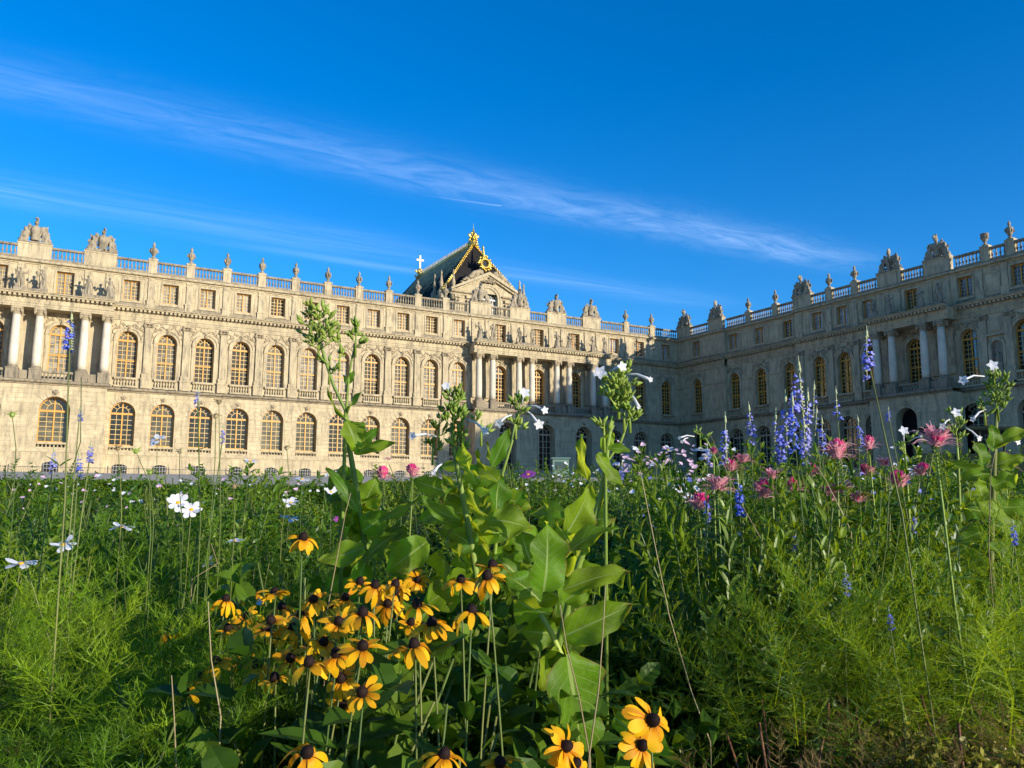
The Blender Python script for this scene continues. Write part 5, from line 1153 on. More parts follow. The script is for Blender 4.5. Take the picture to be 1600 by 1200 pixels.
row('withered_clump', B_dr, S_rd, -60, 400, 4, 1.5, 1.9, 0.44, 0.56, 'withered brown clump low in the left foliage, %s from the left', 'dead foliage', 'withered clumps', 0.8)
row('withered_clump', B_dr, S_rd, 1120, 1560, 5, 1.7, 2.1, 0.46, 0.60, 'withered brown clump low in the right foliage, %s from the left', 'dead foliage', 'withered clumps', 0.8)
row('leafy_clump', B_ln, S_gr, 300, 420, 1, 4.4, 4.6, 1.24, 1.26, 'tall leafy shrub before the sunlit bays, %s behind the cosmos', 'foliage', None, 1.2)
row('leafy_clump', B_fi, S_gr, 800, 900, 2, 8.4, 8.8, 1.48, 1.54, 'rounded green bush right of the tobacco leaves, %s from the left', 'foliage', 'rounded bushes', 2.0)
row('leafy_clump', B_ln, S_gr, 40, 150, 2, 3.3, 3.6, 1.08, 1.14, 'tall narrow-leaved plant at the far left, %s from the edge', 'foliage', 'left edge plants', 0.9)
row('leafy_clump', B_ln, S_gr, 1080, 1480, 7, 2.4, 2.65, 1.04, 1.13, ln+'in front of the cleome stems', 'foliage', gL, 0.9)
# ------------------------------------------------------------------ flowers
def frame(nrm, spin=0.0):
    n = Vector(nrm).normalized(); q = Vector((0, 0, 1)).rotation_difference(n).to_matrix().to_4x4(); return q @ Matrix.Rotation(spin, 4, 'Z')
def petal_mesh(droop, width, mat, shape='strap', notch=False, L=1.0, wave=0.05, seed=0):
    """petal along +x of unit length; droop bends it below the flower's plane"""
    g = G(); nu, nv = 7, 4; V = []; UV = []; F = []
    for i in range(nu+1):
        t = i/nu; w = (min(1, 0.30+1.4*t) if shape == 'strap' else min(1, 0.16+1.25*t))*(1-max(0, (t-0.70)/0.30)**2.4*(0.72 if not notch else 0.35))*width*0.5
        z = -droop*t*t+0.10*t*(1-t)*1.5
        for j in range(nv+1):
            v = 2*j/nv-1; ex = (0.05*math.cos(v*9.4) if notch and i == nu else 0.0)
            V.append((L*t*(1-0.25*droop*droop*t)+ex, w*v, z+wave*(abs(v)**1.5)*(0.6-t)*0.6+0.02*math.sin(6*t+seed)*v)); UV.append((t, (v+1)/2))
    for i in range(nu):
        for j in range(nv): k = i*(nv+1)+j; F.append((k, k+1, k+nv+2, k+nv+1))
    g.add(V, F, UV); return g.mesh('petal', mat, True)
RP = {d: [petal_mesh(d+e, w, M_pet, seed=k) for k, (e, w) in enumerate(((0, 0.40), (0.15, 0.34), (-0.14, 0.42), (0.25, 0.36)))] for d in (0.15, 0.55, 0.95)}
def cone_mesh():
    g = G(); g.lathe([(0.30, -0.08), (0.36, 0.05), (0.35, 0.22), (0.28, 0.38), (0.16, 0.47), (0.03, 0.5)], 14); q = random.Random(1)
    for i in range(90):
        t = (i+0.5)/90; z = 0.5*t; r = 0.36*math.sqrt(max(0.02, 1-t**2.2)); a = i*2.399; g.ball((r*math.cos(a), r*math.sin(a), z), (0.035, 0.035, 0.05), 5, 3)
    return g.mesh('cone', M_cone, True)
CONE = cone_mesh()
RL = []
for k in range(4):
    g = G(); blade(g, (0, 0, 0), (1, 0, 0.15-0.12*k), 0.30+0.05*(k % 2), (0, 0, 1), 0.14-0.06*k, 0.3, 0.03, 8, 4, 'lance', k); RL.append(g.mesh('leaf', M_dk if k % 2 else M_ln, True))
def stalk(plant, top, r, mat, bend=0.03, lean=None):
    """thin stalk from the ground up to a point, in the plant's own space"""
    top = Vector(top); b = Vector((RND.uniform(-1, 1), RND.uniform(-1, 1), 0))*bend; b2 = Vector((RND.uniform(-1, 1), RND.uniform(-1, 1), 0))*bend*0.7; g = G(); f0 = Vector((RND.uniform(-1, 1), RND.uniform(-1, 1), 0))*bend*2.2
    P = [f0, top*0.3+f0*0.6+b, top*0.65+b2, top*0.88+b2*0.4, top]; g.tube([tuple(p) for p in P], [r*1.25, r*1.1, r, r*0.9, r*0.8], 6); return g.obj('stem', mat, plant, smooth=True)
def rudbeckia(px, py, rpx, face, label, droop=None, R0=0.046, wilt=False):
    D = max(1.15, min(2.3, FPX*R0/rpx)); top = at(px, py, D); dxy = Vector((RND.uniform(-0.05, 0.05), RND.uniform(-0.05, 0.05), 0))
    base = Vector((top.x, top.y, 0))+dxy; base.z = gz(base.x, base.y)
    o = empty('coneflower', base); tag(o, label, 'flower', 'orange coneflowers'); c = top-base
    face = min(0.9, face+RND.uniform(0, 0.3)); nrm = Vector((0, 0, 1))*(1-face)+(TOCAM*0.75+RIGHT*RND.uniform(-0.3, 0.6)+Vector((0, 0, 0.25)))*face+Vector((RND.uniform(-.32, .32), RND.uniform(-.32, .32), 0))
    dr = droop if droop is not None else (0.15 if face > 0.45 else RND.choice((0.15, 0.55, 0.55, 0.95)))
    F = Matrix.Translation(c) @ frame(nrm, RND.uniform(0, 6)); n = RND.choice((10, 11, 12, 13, 15)); sv = RND.uniform(0.82, 1.12)
    for k in range(n):
        if RND.random() < 0.13: continue
        s = R0*0.80*sv*RND.uniform(0.74, 1.12); p = bpy.data.objects.new('petal', RND.choice(RP[dr])); COL.objects.link(p); p.parent = o
        p.matrix_basis = F @ Matrix.Rotation(2*math.pi*k/n+RND.uniform(-0.12, 0.12), 4, 'Z') @ Matrix.Translation((R0*0.18, 0, 0)) @ Matrix.Rotation(RND.uniform(-0.3, 0.36)*(2 if wilt else 1), 4, 'Y') @ Matrix.Rotation(RND.uniform(-0.5, 0.5), 4, 'X') @ Matrix.Diagonal((s*0.86, s*1.02, s, 1))
    p = bpy.data.objects.new('cone', CONE); COL.objects.link(p); p.parent = o; p.matrix_basis = F @ Matrix.Diagonal((R0*0.56, R0*0.56, R0*0.66, 1))
    stalk(o, c-nrm.normalized()*0.004, 0.0021, M_gst)
    for k in range(5):
        t = RND.uniform(0.3, 0.85); a = RND.uniform(0, 6.28); l = RND.uniform(0.07, 0.12)*(1.2-t*0.5)
        q = put('leaf', RND.choice(RL), o, c*t, (0, RND.uniform(-0.7, -0.1), a), l)
RUD = [(479, 1178, 50, 0.35), (693, 1182, 46, 0.35), (567, 1083, 43, 0.62), (534, 1101, 38, 0.8), (484, 1038, 42, 0.25), (648, 1010, 42, 0.15), (675, 976, 40, 0.1), (567, 960, 40, 0.1), (652, 947, 38, 0.1), (737, 958, 42, 0.3), (762, 903, 40, 0.1), (585, 917, 34, 0.4), (617, 916, 34, 0.2), (562, 911, 32, 0.5), (430, 928, 33, 0.1), (424, 972, 36, 0.3), (534, 1062, 40, 0.3), (526, 1023, 40, 0.2), (567, 1012, 42, 0.1), (340, 1036, 36, 0.1), (473, 842, 34, 0.05), (310, 1058, 34, 0.2), (290, 1084, 36, 0.5), (357, 984, 32, 0.2), (430, 1062, 38, 0.25), (402, 1042, 36, 0.2), (352, 938, 30, 0.1), (386, 964, 32, 0.3), (490, 938, 32, 0.3), (456, 984, 34, 0.2), (530, 972, 36, 0.3), (1018, 1126, 52, 0.85), (1002, 1166, 44, 0.5), (882, 1167, 46, 0.7), (896, 1195, 46, 0.5), (782, 1194, 44, 0.3), (720, 908, 34, 0.1), (770, 886, 36, 0.1), (415, 985, 34, 0.3), (470, 962, 32, 0.25), (505, 1005, 36, 0.3), (455, 1030, 36, 0.35), (606, 945, 33, 0.3), (440, 950, 30, 0.25), (395, 930, 28, 0.2), (540, 935, 31, 0.4)]
_q = random.Random(8)
for _k in range(26):
    _t = _q.random(); RUD.append((int(275+_t*400+_q.uniform(-20, 20)), int(1075-_t*95+_q.gauss(-45, 42)), int(_q.uniform(25, 33)), _q.uniform(0.05, 0.6)))
special = {(1018, 1126): 'large orange coneflower facing the viewer at bottom right of centre', (1002, 1166): 'orange coneflower half hidden just below the large one', (479, 1178): 'orange coneflower cut by the bottom edge, leftmost there', (693, 1182): 'orange coneflower at the bottom edge left of the huge leaf', (473, 842): 'lone orange coneflower highest on the left, beside a pale leaf', (762, 903): 'orange coneflower with drooping petals in front of tobacco leaves, the lower of a pair', (770, 886): 'orange coneflower just above and behind another in front of tobacco leaves', (882, 1167): 'orange coneflower at the foot of the huge tobacco leaf, upper of two', (896, 1195): 'orange coneflower at the foot of the huge tobacco leaf, lower of two', (290, 1084): 'leftmost orange coneflower of the patch, low among feathery foliage', (567, 1083): 'bright open orange coneflower, the right one of the touching lower pair', (534, 1101): 'bright open orange coneflower, the left one of the touching lower pair', (737, 958): 'orange coneflower standing alone at the right end of the patch', (782, 1194): 'orange coneflower barely rising over the bottom edge at centre', (720, 908): 'wilted orange coneflower left of the pair before the tobacco'}
rest = sorted([r for r in RUD if (r[0], r[1]) not in special], key=lambda r: r[0])
for i, r in enumerate(rest): special[(r[0], r[1])] = 'orange coneflower in the dense patch, %s across, %s' % ((ORD[i] + ' from the left' if i < len(rest)//2 else ORD[len(rest)-1-i] + ' from the right'), 'upper part' if r[1] < 985 else 'lower part')
for r in RUD: rudbeckia(*r, special[(r[0], r[1])], wilt=r[0] == 720)

# cosmos
CP = [petal_mesh(d, w, m_, 'broad', True, seed=k) for k, (d, w, m_) in enumerate(((0.0, 0.62, M_white), (0.12, 0.56, M_white), (-0.25, 0.58, M_white), (0.05, 0.6, M_blush), (0.0, 0.6, M_pur)))]
g = G(); g.ball((0, 0, 0.05), (0.19, 0.19, 0.1), 10, 6)
for i in range(36):
    a = i*2.399; r = 0.18*math.sqrt(i/36); g.ball((r*math.cos(a), r*math.sin(a), 0.13-r*0.2), (0.022, 0.022, 0.05), 5, 3)
CEN = g.mesh('centre', M_yel, True)
def cosmos(px, py, wpx, face, label, kind='w', yaw=0.0, Rr=0.036, closed=False):
    D = max(1.3, min(6.0, FPX*Rr*2/wpx)); top = at(px, py, D); base = Vector((top.x, top.y, 0))+RIGHT*RND.uniform(-0.08, 0.08); base.z = gz(base.x, base.y)
    o = empty('cosmos_flower', base); tag(o, label, 'flower', 'cosmos flowers'); c = top-base
    nrm = Vector((0, 0, 1))*(1-face)+(TOCAM+RIGHT*yaw+Vector((0, 0, 0.2)))*face
    F = Matrix.Translation(c) @ frame(nrm, RND.uniform(0, 6)); lib = CP[:3] if kind == 'w' else ([CP[3]] if kind == 'b' else [CP[4]]); n = 8
    for k in range(n):
        s = Rr*RND.uniform(0.88, 1.06); p = bpy.data.objects.new('petal', RND.choice(lib)); COL.objects.link(p); p.parent = o
        p.matrix_basis = F @ Matrix.Rotation(2*math.pi*k/n+RND.uniform(-0.08, 0.08), 4, 'Z') @ Matrix.Rotation(RND.uniform(-0.25, 0.12)-(0.9 if closed else 0), 4, 'Y') @ Matrix.Diagonal((s, s, s, 1))
    p = bpy.data.objects.new('centre', CEN); COL.objects.link(p); p.parent = o; p.matrix_basis = F @ Matrix.Diagonal((Rr, Rr, Rr, 1))
    stalk(o, c, 0.0012, M_gst, 0.08)
COS = [(246, 688, 28, 0.45, 'white cosmos against the wall below the arched windows at left'), (278, 786, 34, 0.55, 'largest white cosmos at left, left bloom of the crumpled pair'), (299, 797, 34, 0.5, 'white cosmos, right bloom of the large crumpled pair at left'), (190, 824, 36, 0.12, 'white cosmos seen edge on left of the crumpled pair'), (99, 852, 42, 0.35, 'white cosmos with orange eye near the left edge, on a pale stalk'), (33, 882, 46, 0.2, 'white cosmos at the left edge, lowest large one'), (326, 879, 24, 0.6, 'small white cosmos facing the viewer among feathery foliage'), (367, 846, 28, 0.15, 'small edge-on white cosmos above the orange patch'), (400, 941, 32, 0.15, 'white cosmos lying over the orange coneflowers'), (454, 786, 26, 0.3, 'white cosmos left of the tobacco leaves, upper of two'), (452, 810, 32, 0.15, 'white cosmos left of the tobacco leaves, lower of two'), (472, 749, 26, 0.2, 'white cosmos near the base of the wall, left of the tobacco'), (517, 769, 24, 0.5, 'ragged white cosmos right beside the tobacco stem'), (391, 721, 24, 0.15, 'white cosmos before the sunlit basement wall'), (122, 885, 20, 0.3, 'tiny white cosmos between the two at the left edge'), (118, 925, 20, 0.3, 'white cosmos half open low at left'), (6, 938, 22, 0.3, 'white cosmos bud cut by the left edge'), (1062, 763, 22, 0.5, 'white cosmos right of the tobacco, upper of three'), (1076, 777, 20, 0.5, 'white cosmos right of the tobacco, middle of three'), (1030, 799, 16, 0.6, 'white cosmos right of the tobacco, lower of three'), (1044, 703, 26, 0.2, 'white cosmos before the corner of the palace, left one'), (1096, 703, 26, 0.2, 'white cosmos before the dark doorway, upper one'), (1103, 714, 24, 0.15, 'white cosmos before the dark doorway, lower one'), (1024, 726, 20, 0.3, 'white cosmos in the distance right of the tobacco head')]
for x, y, w, f, lab in COS: cosmos(x, y, w, f, lab, 'w', RND.uniform(-0.5, 0.6))
for x, y, w, f, k, lab in ((249, 765, 16, 0.3, 'b', 'small blush pink cosmos bud above the crumpled white pair'), (297, 734, 13, 0.3, 'b', 'closed pink cosmos bud before the basement windows'), (825, 742, 26, 0.35, 'p', 'purple pink cosmos alone right of the tobacco leaves'), (642, 728, 22, 0.1, 'p', 'purple cosmos edge on beside the tobacco at centre'), (606, 717, 18, 0.1, 'p', 'dark pink cosmos edge on against the railings'), (1022, 819, 18, 0.5, 'b', 'pale pink cosmos low beside the tobacco tip'), (1050, 845, 20, 0.4, 'p', 'purple cosmos under the red cleome'), (531, 812, 20, 0.4, 'p', 'violet cosmos in the shade under the tobacco')):
    cosmos(x, y, w, f, lab, k, RND.uniform(-0.4, 0.5), closed=(k == 'b' and w < 17))

# cleome heads
def cleome_meshes(seed):
    q = random.Random(seed); up_ = G(); low = G(); wh = G(); gr = G()
    for i in range(84):
        t = i/84; a = i*2.399; el = 1.45-1.15*t; d = Vector((math.cos(a)*math.cos(el), math.sin(a)*math.cos(el), math.sin(el)))
        d = (d+Vector((q.uniform(-.15, .15), q.uniform(-.15, .15), q.uniform(0, .2)))).normalized(); g = up_ if t < 0.62 else low
        p0 = Vector((0, 0, -0.1*t))+d*0.25; p1 = p0+(d+Vector((0, 0, 0.45))).normalized()*q.uniform(0.55, 0.85)
        blade(g, p0, p1, 0.27, Vector((0, 0, 1)) if abs(d.z) < 0.8 else Vector((1, 0, 0)), 0.12, 0.4, 0, 4, 2, 'strap')
    L = []
    for i in range(40):
        a = q.uniform(0, 6.28); el = q.uniform(-0.2, 0.7); d = np.array([math.cos(a)*math.cos(el), math.sin(a)*math.cos(el), math.sin(el)]); l = q.uniform(0.7, 1.35)
        tt = np.linspace(0, 1, 5)[:, None]; L.append(d*0.2+d*l*tt+np.array([0, 0, 0.35])*l*tt*(1-tt)*2)
    V, F = ribbons(np.array(L), 0.035); wh.add([tuple(v) for v in V], [tuple(int(k) for k in f) for f in F])
    for i in range(34):
        t = i/34; a = i*2.1; z = -0.2-1.9*t; d = Vector((math.cos(a), math.sin(a), 0.35)); blade(gr, (0, 0, z), Vector((0, 0, z))+d*q.uniform(0.3, 0.5), 0.2, (0, 0, 1), 0.1, 0.3, 0, 3, 2, 'lance')
    return up_.mesh('petals', M_pink, True), low.mesh('faded_petals', M_pale, True), wh.mesh('stamens', M_pale, True), gr.mesh('bracts', M_bud, True)
CLM = [cleome_meshes(k) for k in range(3)]
def palm_leaf(seed):
    g = G(); q = random.Random(seed)
    for k in range(5):
        a = R(-70+35*k); blade(g, (0.25, 0, 0), (0.25+0.75*math.cos(a), 0.75*math.sin(a), -0.12), 0.19, (0, 0, 1), 0.08, 0.3, 0, 4, 2, 'lance')
    g.tube([(0, 0, 0), (0.25, 0, 0.0)], 0.012, 4); return g.mesh('leaf', M_ln, True)
PALM = [palm_leaf(k) for k in range(2)]
def cleome(px, py, wpx, label, pale=False, D=None):
    Rr = 0.045; D = D or max(2.0, min(3.05, FPX*0.085/wpx)); Rr = wpx/FPX*D*0.64; top = at(px, py, D); base = Vector((top.x, top.y, 0))+RIGHT*RND.uniform(-0.06, 0.06); base.z = gz(base.x, base.y)
    o = empty('cleome', base); tag(o, label, 'flower', 'pink cleomes'); c = top-base; me = RND.choice(CLM)
    for i, nme in enumerate(('petals', 'faded_petals', 'stamens', 'bracts')):
        p = put(nme, me[i], o, c, (RND.uniform(-.2, .2), RND.uniform(-.2, .2), RND.uniform(0, 6)), (Rr, Rr, Rr*1.15)); p['kind'] = 'stuff'
        if pale and i == 0: p.scale = (Rr*0.7, Rr*0.7, Rr*0.6)
    stalk(o, c-Vector((0, 0, 0.02)), 0.0035, M_stem, 0.02)
    for k in range(9):
        t = RND.uniform(0.35, 0.93); put('leaf', RND.choice(PALM), o, c*t, (0, RND.uniform(-0.5, 0.2), RND.uniform(0, 6.28)), RND.uniform(0.08, 0.13)*(1.3-t*0.6))
for x, y, w, lab in ((1308, 716, 42, 'brightest magenta cleome, round head right of the blue salvia mass'), (1193, 777, 40, 'pink cleome low at the left end of the row under the salvias'), (1141, 735, 26, 'magenta cleome left of the salvia mass, upper'), (1121, 766, 40, 'fading pink cleome left of the salvia mass, lower'), (1405, 762, 36, 'pink cleome crossed by the tall bent salvia stalk'), (1355, 742, 26, 'pink cleome between the brightest one and the bent stalk'), (1270, 742, 24, 'small pink cleome left below the brightest one'), (1358, 702, 28, 'pink cleome standing highest right of the salvia mass'), (1462, 696, 50, 'large pale pink cleome with long white whiskers'), (1296, 782, 34, 'pink cleome low below the brightest one, left of a pair'), (1318, 769, 32, 'faded pink cleome low below the brightest one, right of a pair'), (1092, 796, 36, 'dark red cleome beside the blue flowers at the tobacco tip'), (1206, 748, 28, 'faded pale cleome just left of the small pink one'), (598, 748, 26, 'pink cleome behind the tobacco, left of two'), (645, 744, 26, 'pink cleome behind the tobacco, right of two'), (1570, 730, 30, 'reddish cleome at the right edge behind the dark leaves'), (1115, 709, 14, 'tiny coral cleome before the dark doorway'), (1240, 768, 30, 'pink cleome below the left end of the salvia mass'), (1160, 722, 24, 'pale pink cleome tucked behind the salvia left of the mass'), (1382, 728, 24, 'faded cleome just left of the bent salvia stalk'), (1340, 785, 30, 'pink cleome low right of the faded pair'), (1440, 742, 26, 'pink cleome under the large whiskered one')):
    cleome(x, y, w, lab, 'fad' in lab or 'pale' in lab)

# blue salvias
def floret_geo(g, p, d, s, q):
    e = p+d*s*0.6
    g.tube([tuple(p), tuple(p+d*s*0.35), tuple(e)], [s*0.15, s*0.22, s*0.30], 5)
    blade(g, e-d*s*0.1, e+d*s*0.30+Vector((0, 0, -0.45))*s, s*0.85, (0, 0, 1), 0.1, 0.2, 0, 3, 2, 'strap'); blade(g, e-d*s*0.1, e+d*s*0.2+Vector((0, 0, 0.35))*s, s*0.5, (0, 0, 1), 0.1, 0.2, 0, 2, 2, 'strap')
def salvia_mesh(seed, L=0.16, dens=1.0):
    q = random.Random(seed); fl = G(); bd = G(); n = int(11*dens)
    for i in range(n):
        z = -L+L*0.86*i/n; m_ = 6 if i < n*0.8 else 4
        for k in range(m_):
            if q.random() < 0.56: continue
            a = k*6.283/m_+i*0.6+q.uniform(-.3, .3); d = Vector((math.cos(a), math.sin(a), q.uniform(-0.3, 0.6))).normalized(); floret_geo(fl, Vector((0, 0, z))+d*0.003, d, q.uniform(0.011, 0.021)*(1.1-0.45*i/n), q)
            bd.tube([(0, 0, z), tuple(Vector((0, 0, z))+d*0.006)], [0.0022, 0.003], 5)
    for i in range(14):
        a = i*2.4; z = -L*0.14+L*0.16*i/14; d = Vector((math.cos(a), math.sin(a), 1.2)).normalized(); bd.ball(Vector((0, 0, z))+d*0.004*(1-i/16), (0.003, 0.003, 0.0055), 5, 4)
    bd.tube([(0, 0, -L), (0, 0, 0.02)], [0.002, 0.001], 5)
    return fl.mesh('florets', M_blue, True), bd.mesh('buds', plain('pale green buds', (0.40, 0.42, 0.22), 0.6) if 'pale green buds' not in MATS else MATS['pale green buds'], True)
SAL = [salvia_mesh(k) for k in range(3)] + [salvia_mesh(9, 0.13, 0.45)]
def salvia(px, py, hpx, D, label, sparse=False, foot=None, side=()):
    top = at(px, py, D); base = gp(foot, D) if foot else Vector((top.x, top.y, 0)); base.z = gz(base.x, base.y)
    o = empty('blue_salvia', base); tag(o, label, 'flower', 'blue salvias'); c = top-base; s = hpx/FPX*D/0.18
    me = SAL[3] if sparse else RND.choice(SAL[:3]); tl = RND.uniform(-0.1, 0.1)
    for i, nme in enumerate(('florets', 'buds')): p = put(nme, me[i], o, c, (tl, tl*0.5, RND.uniform(0, 6)), (0.25+0.85*s, 0.25+0.85*s, s)); p['kind'] = 'stuff'
    g = G(); b = RIGHT*RND.uniform(-0.07, 0.07)+TOCAM*RND.uniform(-0.05, 0.05); f0 = -b*1.2 if not foot else Vector((0, 0, 0)); P = [f0, c*0.35+b*0.6, c*0.7+b*0.5, c-Vector((0, 0, 0.1*s))]; g.tube([tuple(p) for p in P], [0.0026, 0.0022, 0.0019, 0.0016], 6); g.obj('stem', M_gst, o, smooth=True)
    for k in range(6):
        t = RND.uniform(0.45, 0.86); put('leaf', RL[2], o, c*t, (0, RND.uniform(-0.9, -0.2), RND.uniform(0, 6.28)), (RND.uniform(0.04, 0.07), 0.03, 0.04))
SV = [(1133, 652, 80, 2.7, 'blue salvia spike left of the mass before the shaded wing'), (1170, 634, 66, 2.9, 'slim blue salvia spike standing alone between two larger ones'), (1227, 618, 90, 2.7, 'blue salvia spike in the mass, left shoulder'), (1248, 568, 110, 2.7, 'tallest blue salvia spike in the mass before the shaded wing'), (1238, 622, 92, 2.6, 'blue salvia spike at the front of the mass'), (1262, 615, 90, 2.8, 'blue salvia spike in the mass, right of the tallest'), (1212, 646, 84, 2.7, 'leftmost blue salvia spike of the mass'), (1256, 660, 74, 2.5, 'low blue salvia spike under the tallest'), (1284, 655, 60, 2.8, 'blue salvia spike at the right end of the mass'), (1276, 640, 56, 2.9, 'thin blue salvia spike behind the right end of the mass'), (1306, 610, 62, 2.8, 'thin sparse salvia spike right of the mass'), (1340, 653, 50, 2.9, 'short blue salvia spike left of the bent stalk'), (1272, 602, 70, 3.0, 'budding salvia spike rising behind the mass'), (1388, 637, 24, 2.8, 'tiny blue salvia tip right of the bent stalk'), (1320, 885, 48, 2.1, 'blue salvia spike low among green leaves at right'), (1388, 950, 36, 1.9, 'deep blue salvia cluster lowest at right'), (1430, 795, 40, 2.6, 'blue salvia spike below the pale cleome'), (1152, 742, 70, 2.6, 'blue salvia beside the fading pink cleome'), (1102, 770, 50, 2.7, 'blue salvia left of the fading pink cleome'), (1243, 828, 36, 2.4, 'small blue salvia below the cleome row'), (1582, 815, 40, 2.4, 'small blue salvia at the right edge'), (125, 638, 22, 2.3, 'blue salvia floret spray before the ground floor at far left'), (142, 692, 34, 2.2, 'dark blue salvia tip low at far left'), (124, 708, 40, 2.3, 'blue salvia spray just below the tip at far left'), (85, 700, 44, 2.4, 'pale salvia spike at far left'), (310, 606, 34, 2.5, 'blue salvia before the arched windows at left'), (349, 665, 30, 2.5, 'dark salvia bud spike right of the one before the windows'), (1105, 690, 40, 4.2, 'distant salvia spike before the corner'), (972, 722, 36, 4.0, 'distant pale salvia spike right of the tobacco head')]
for x, y, h, D, lab in SV: salvia(x, y, h, D, lab, 'thin' in lab or 'sparse' in lab or 'budding' in lab)
salvia(112, 492, 62, 1.9, 'tall blue salvia rising over the left portico column', foot=100)
salvia(1354, 518, 84, 1.9, 'tall blue salvia on a long bent stalk before the shaded portico', foot=1440)

# dry stalks and seed heads
def dry(pts, D, label, head=None, mat=None, r=0.0013):
    P0 = at(*pts[0], D); base = Vector((P0.x, P0.y, gz(P0.x, P0.y))); o = empty('dry_stalk', base); tag(o, label, 'stalk', 'bare stalks')
    P = [at(x, y, D)-base for x, y in pts]
    if P[0].z > 0.05: P = [Vector((0, 0, 0))]+P
    g = G(); g.tube([tuple(p) for p in P], [r*1.4-(r*0.7)*i/(len(P)-1) for i in range(len(P))], 5); g.obj('stem', mat or M_dry, o, smooth=True)
    if head:
        h = G(); e = P[-1]; q = random.Random(int(pts[-1][0]))
        h.ball(e, (0.007, 0.007, 0.008), 7, 5)
        for k in range(16):
            a = q.uniform(0, 6.28); d = Vector((math.cos(a), math.sin(a), q.uniform(-0.1, 1.0))).normalized(); h.tube([tuple(e), tuple(e+d*q.uniform(0.010, 0.02))], [0.0018, 0.0005], 4)
        h.obj('seed_head', M_dry if head == 1 else M_bud, o)
dry([(922, 1185), (905, 1090), (885, 1010), (875, 945)], 1.5, 'tan dry stalk leaning left over the huge tobacco leaf')
dry([(920, 1185), (935, 1080), (942, 990), (946, 915)], 1.5, 'tan dry stalk rising right over the huge tobacco leaf')
dry([(1110, 1160), (1080, 1080), (1045, 960), (1005, 760), (1000, 735)], 1.9, 'long pale stalk curving down right of the tobacco')
dry([(1210, 880), (1160, 790), (1110, 680)], 2.6, 'thin pale stalk slanting behind the cleomes')
dry([(1330, 830), (1290, 750), (1250, 690)], 2.4, 'thin pale stalk slanting under the brightest cleome')
dry([(510, 960), (525, 880), (540, 800), (548, 770)], 2.0, 'thin straw stalk before the pale tobacco leaf')
dry([(300, 905), (340, 880), (330, 850)], 2.2, 'short broken straw stalk among the white cosmos')
dry([(345, 1120), (330, 1030), (325, 940)], 1.5, 'pale vertical stalk at the left end of the orange patch')
dry([(275, 1190), (272, 1120), (268, 1055)], 1.4, 'pale hooked stalk low at left')
dry([(240, 820), (236, 760), (212, 705)], 2.3, 'seed head stalk before the first basement window', 2, M_gst)
dry([(235, 840), (234, 770), (234, 738)], 2.2, 'spent seed head straight below the white wall cosmos', 2, M_gst)
dry([(330, 800), (336, 720), (337, 650)], 2.3, 'tall stalk with a round seed head before the arched windows', 1, M_gst)
dry([(345, 810), (343, 700), (342, 628)], 2.4, 'tallest seed head stalk before the arched windows', 1, M_gst)
dry([(190, 800), (188, 740), (184, 700)], 2.3, 'brown seed head at the base of the sunlit wall', 1, M_gst)
dry([(440, 830), (452, 750), (448, 700)], 2.6, 'seed head left of the tobacco stem', 1, M_gst)
dry([(286, 830), (280, 760), (281, 705)], 2.4, 'seed head right of the white wall cosmos', 1, M_gst)
dry([(367, 800), (365, 780), (366, 760)], 2.3, 'brownish bud above the edge-on cosmos', 1, M_gst)
dry([(20, 800), (25, 700), (19, 648)], 2.2, 'thin stalk with pointed bud at the left edge', 2, M_gst)
dry([(80, 1010), (52, 920), (42, 890), (36, 860)], 1.9, 'pale bent stalk under the lowest cosmos at the left edge', None, M_gst)
dry([(98, 960), (100, 900), (104, 760), (126, 690), (127, 590)], 1.95, 'long bent stem beside the tall salvia at left', None, M_gst)
dry([(1370, 960), (1385, 850), (1392, 720)], 2.0, 'green stalk running up beside the bent salvia', None, M_gst)
dry([(1545, 860), (1548, 740), (1556, 700)], 2.3, 'pale straight stalk before the dark leaves at the right edge')
# ------------------------------------------------------------------ farther garden: hedges, railings, kiosk
def hedge_mesh(L, wd, h, n, seed, lw=0.05, mat=None):
    rs = np.random.RandomState(seed); P = []
    u = rs.uniform(-L/2, L/2, n); f = rs.uniform(0, 1, n); x = u; topm = f < 0.4
    y = np.where(topm, rs.uniform(-wd/2, wd/2, n), -wd/2+rs.normal(size=n)*0.03); z = np.where(topm, h+rs.normal(size=n)*0.035, rs.uniform(0.0, h, n))
    y = np.where(f > 0.9, wd/2, y)
    c = np.stack([x, y, z], 1); a = rs.normal(size=(n, 3)); a /= np.linalg.norm(a, axis=1, keepdims=True); b = np.cross(a, rs.normal(size=(n, 3))); b /= np.linalg.norm(b, axis=1, keepdims=True)
    s = rs.uniform(0.6, 1.3, (n, 1))*lw; V = np.stack([c-a*s, c-b*s*0.5, c+a*s, c+b*s*0.5], 1).reshape(-1, 3); k = np.arange(n)*4
    F = np.stack([k, k+1, k+2, k+3], 1); me = bpy.data.meshes.new('foliage'); me.from_pydata(V.tolist(), [], F.tolist()); me.materials.append(mat or M_dk); me.update(); return me
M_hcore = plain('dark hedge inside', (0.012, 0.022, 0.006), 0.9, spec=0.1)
def hedge(px, D, L, wd, h, rz, label, n=7000, lw=0.05, mat=None):
    o = empty('box_hedge', gp(px, D), rz); tag(o, label, 'hedge', 'clipped box hedges'); f = put('foliage', hedge_mesh(L, wd, h, n, int(px)+int(D), lw, mat), o); f['kind'] = 'stuff'
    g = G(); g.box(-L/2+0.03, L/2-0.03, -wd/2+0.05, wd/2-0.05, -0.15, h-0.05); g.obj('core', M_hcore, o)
YR = math.atan2(rt.y, rt.x)
hedge(845, 6.3, 1.7, 0.5, 0.98, YR, 'clipped box hedge seen between the tobacco leaves', 4200, 0.02)
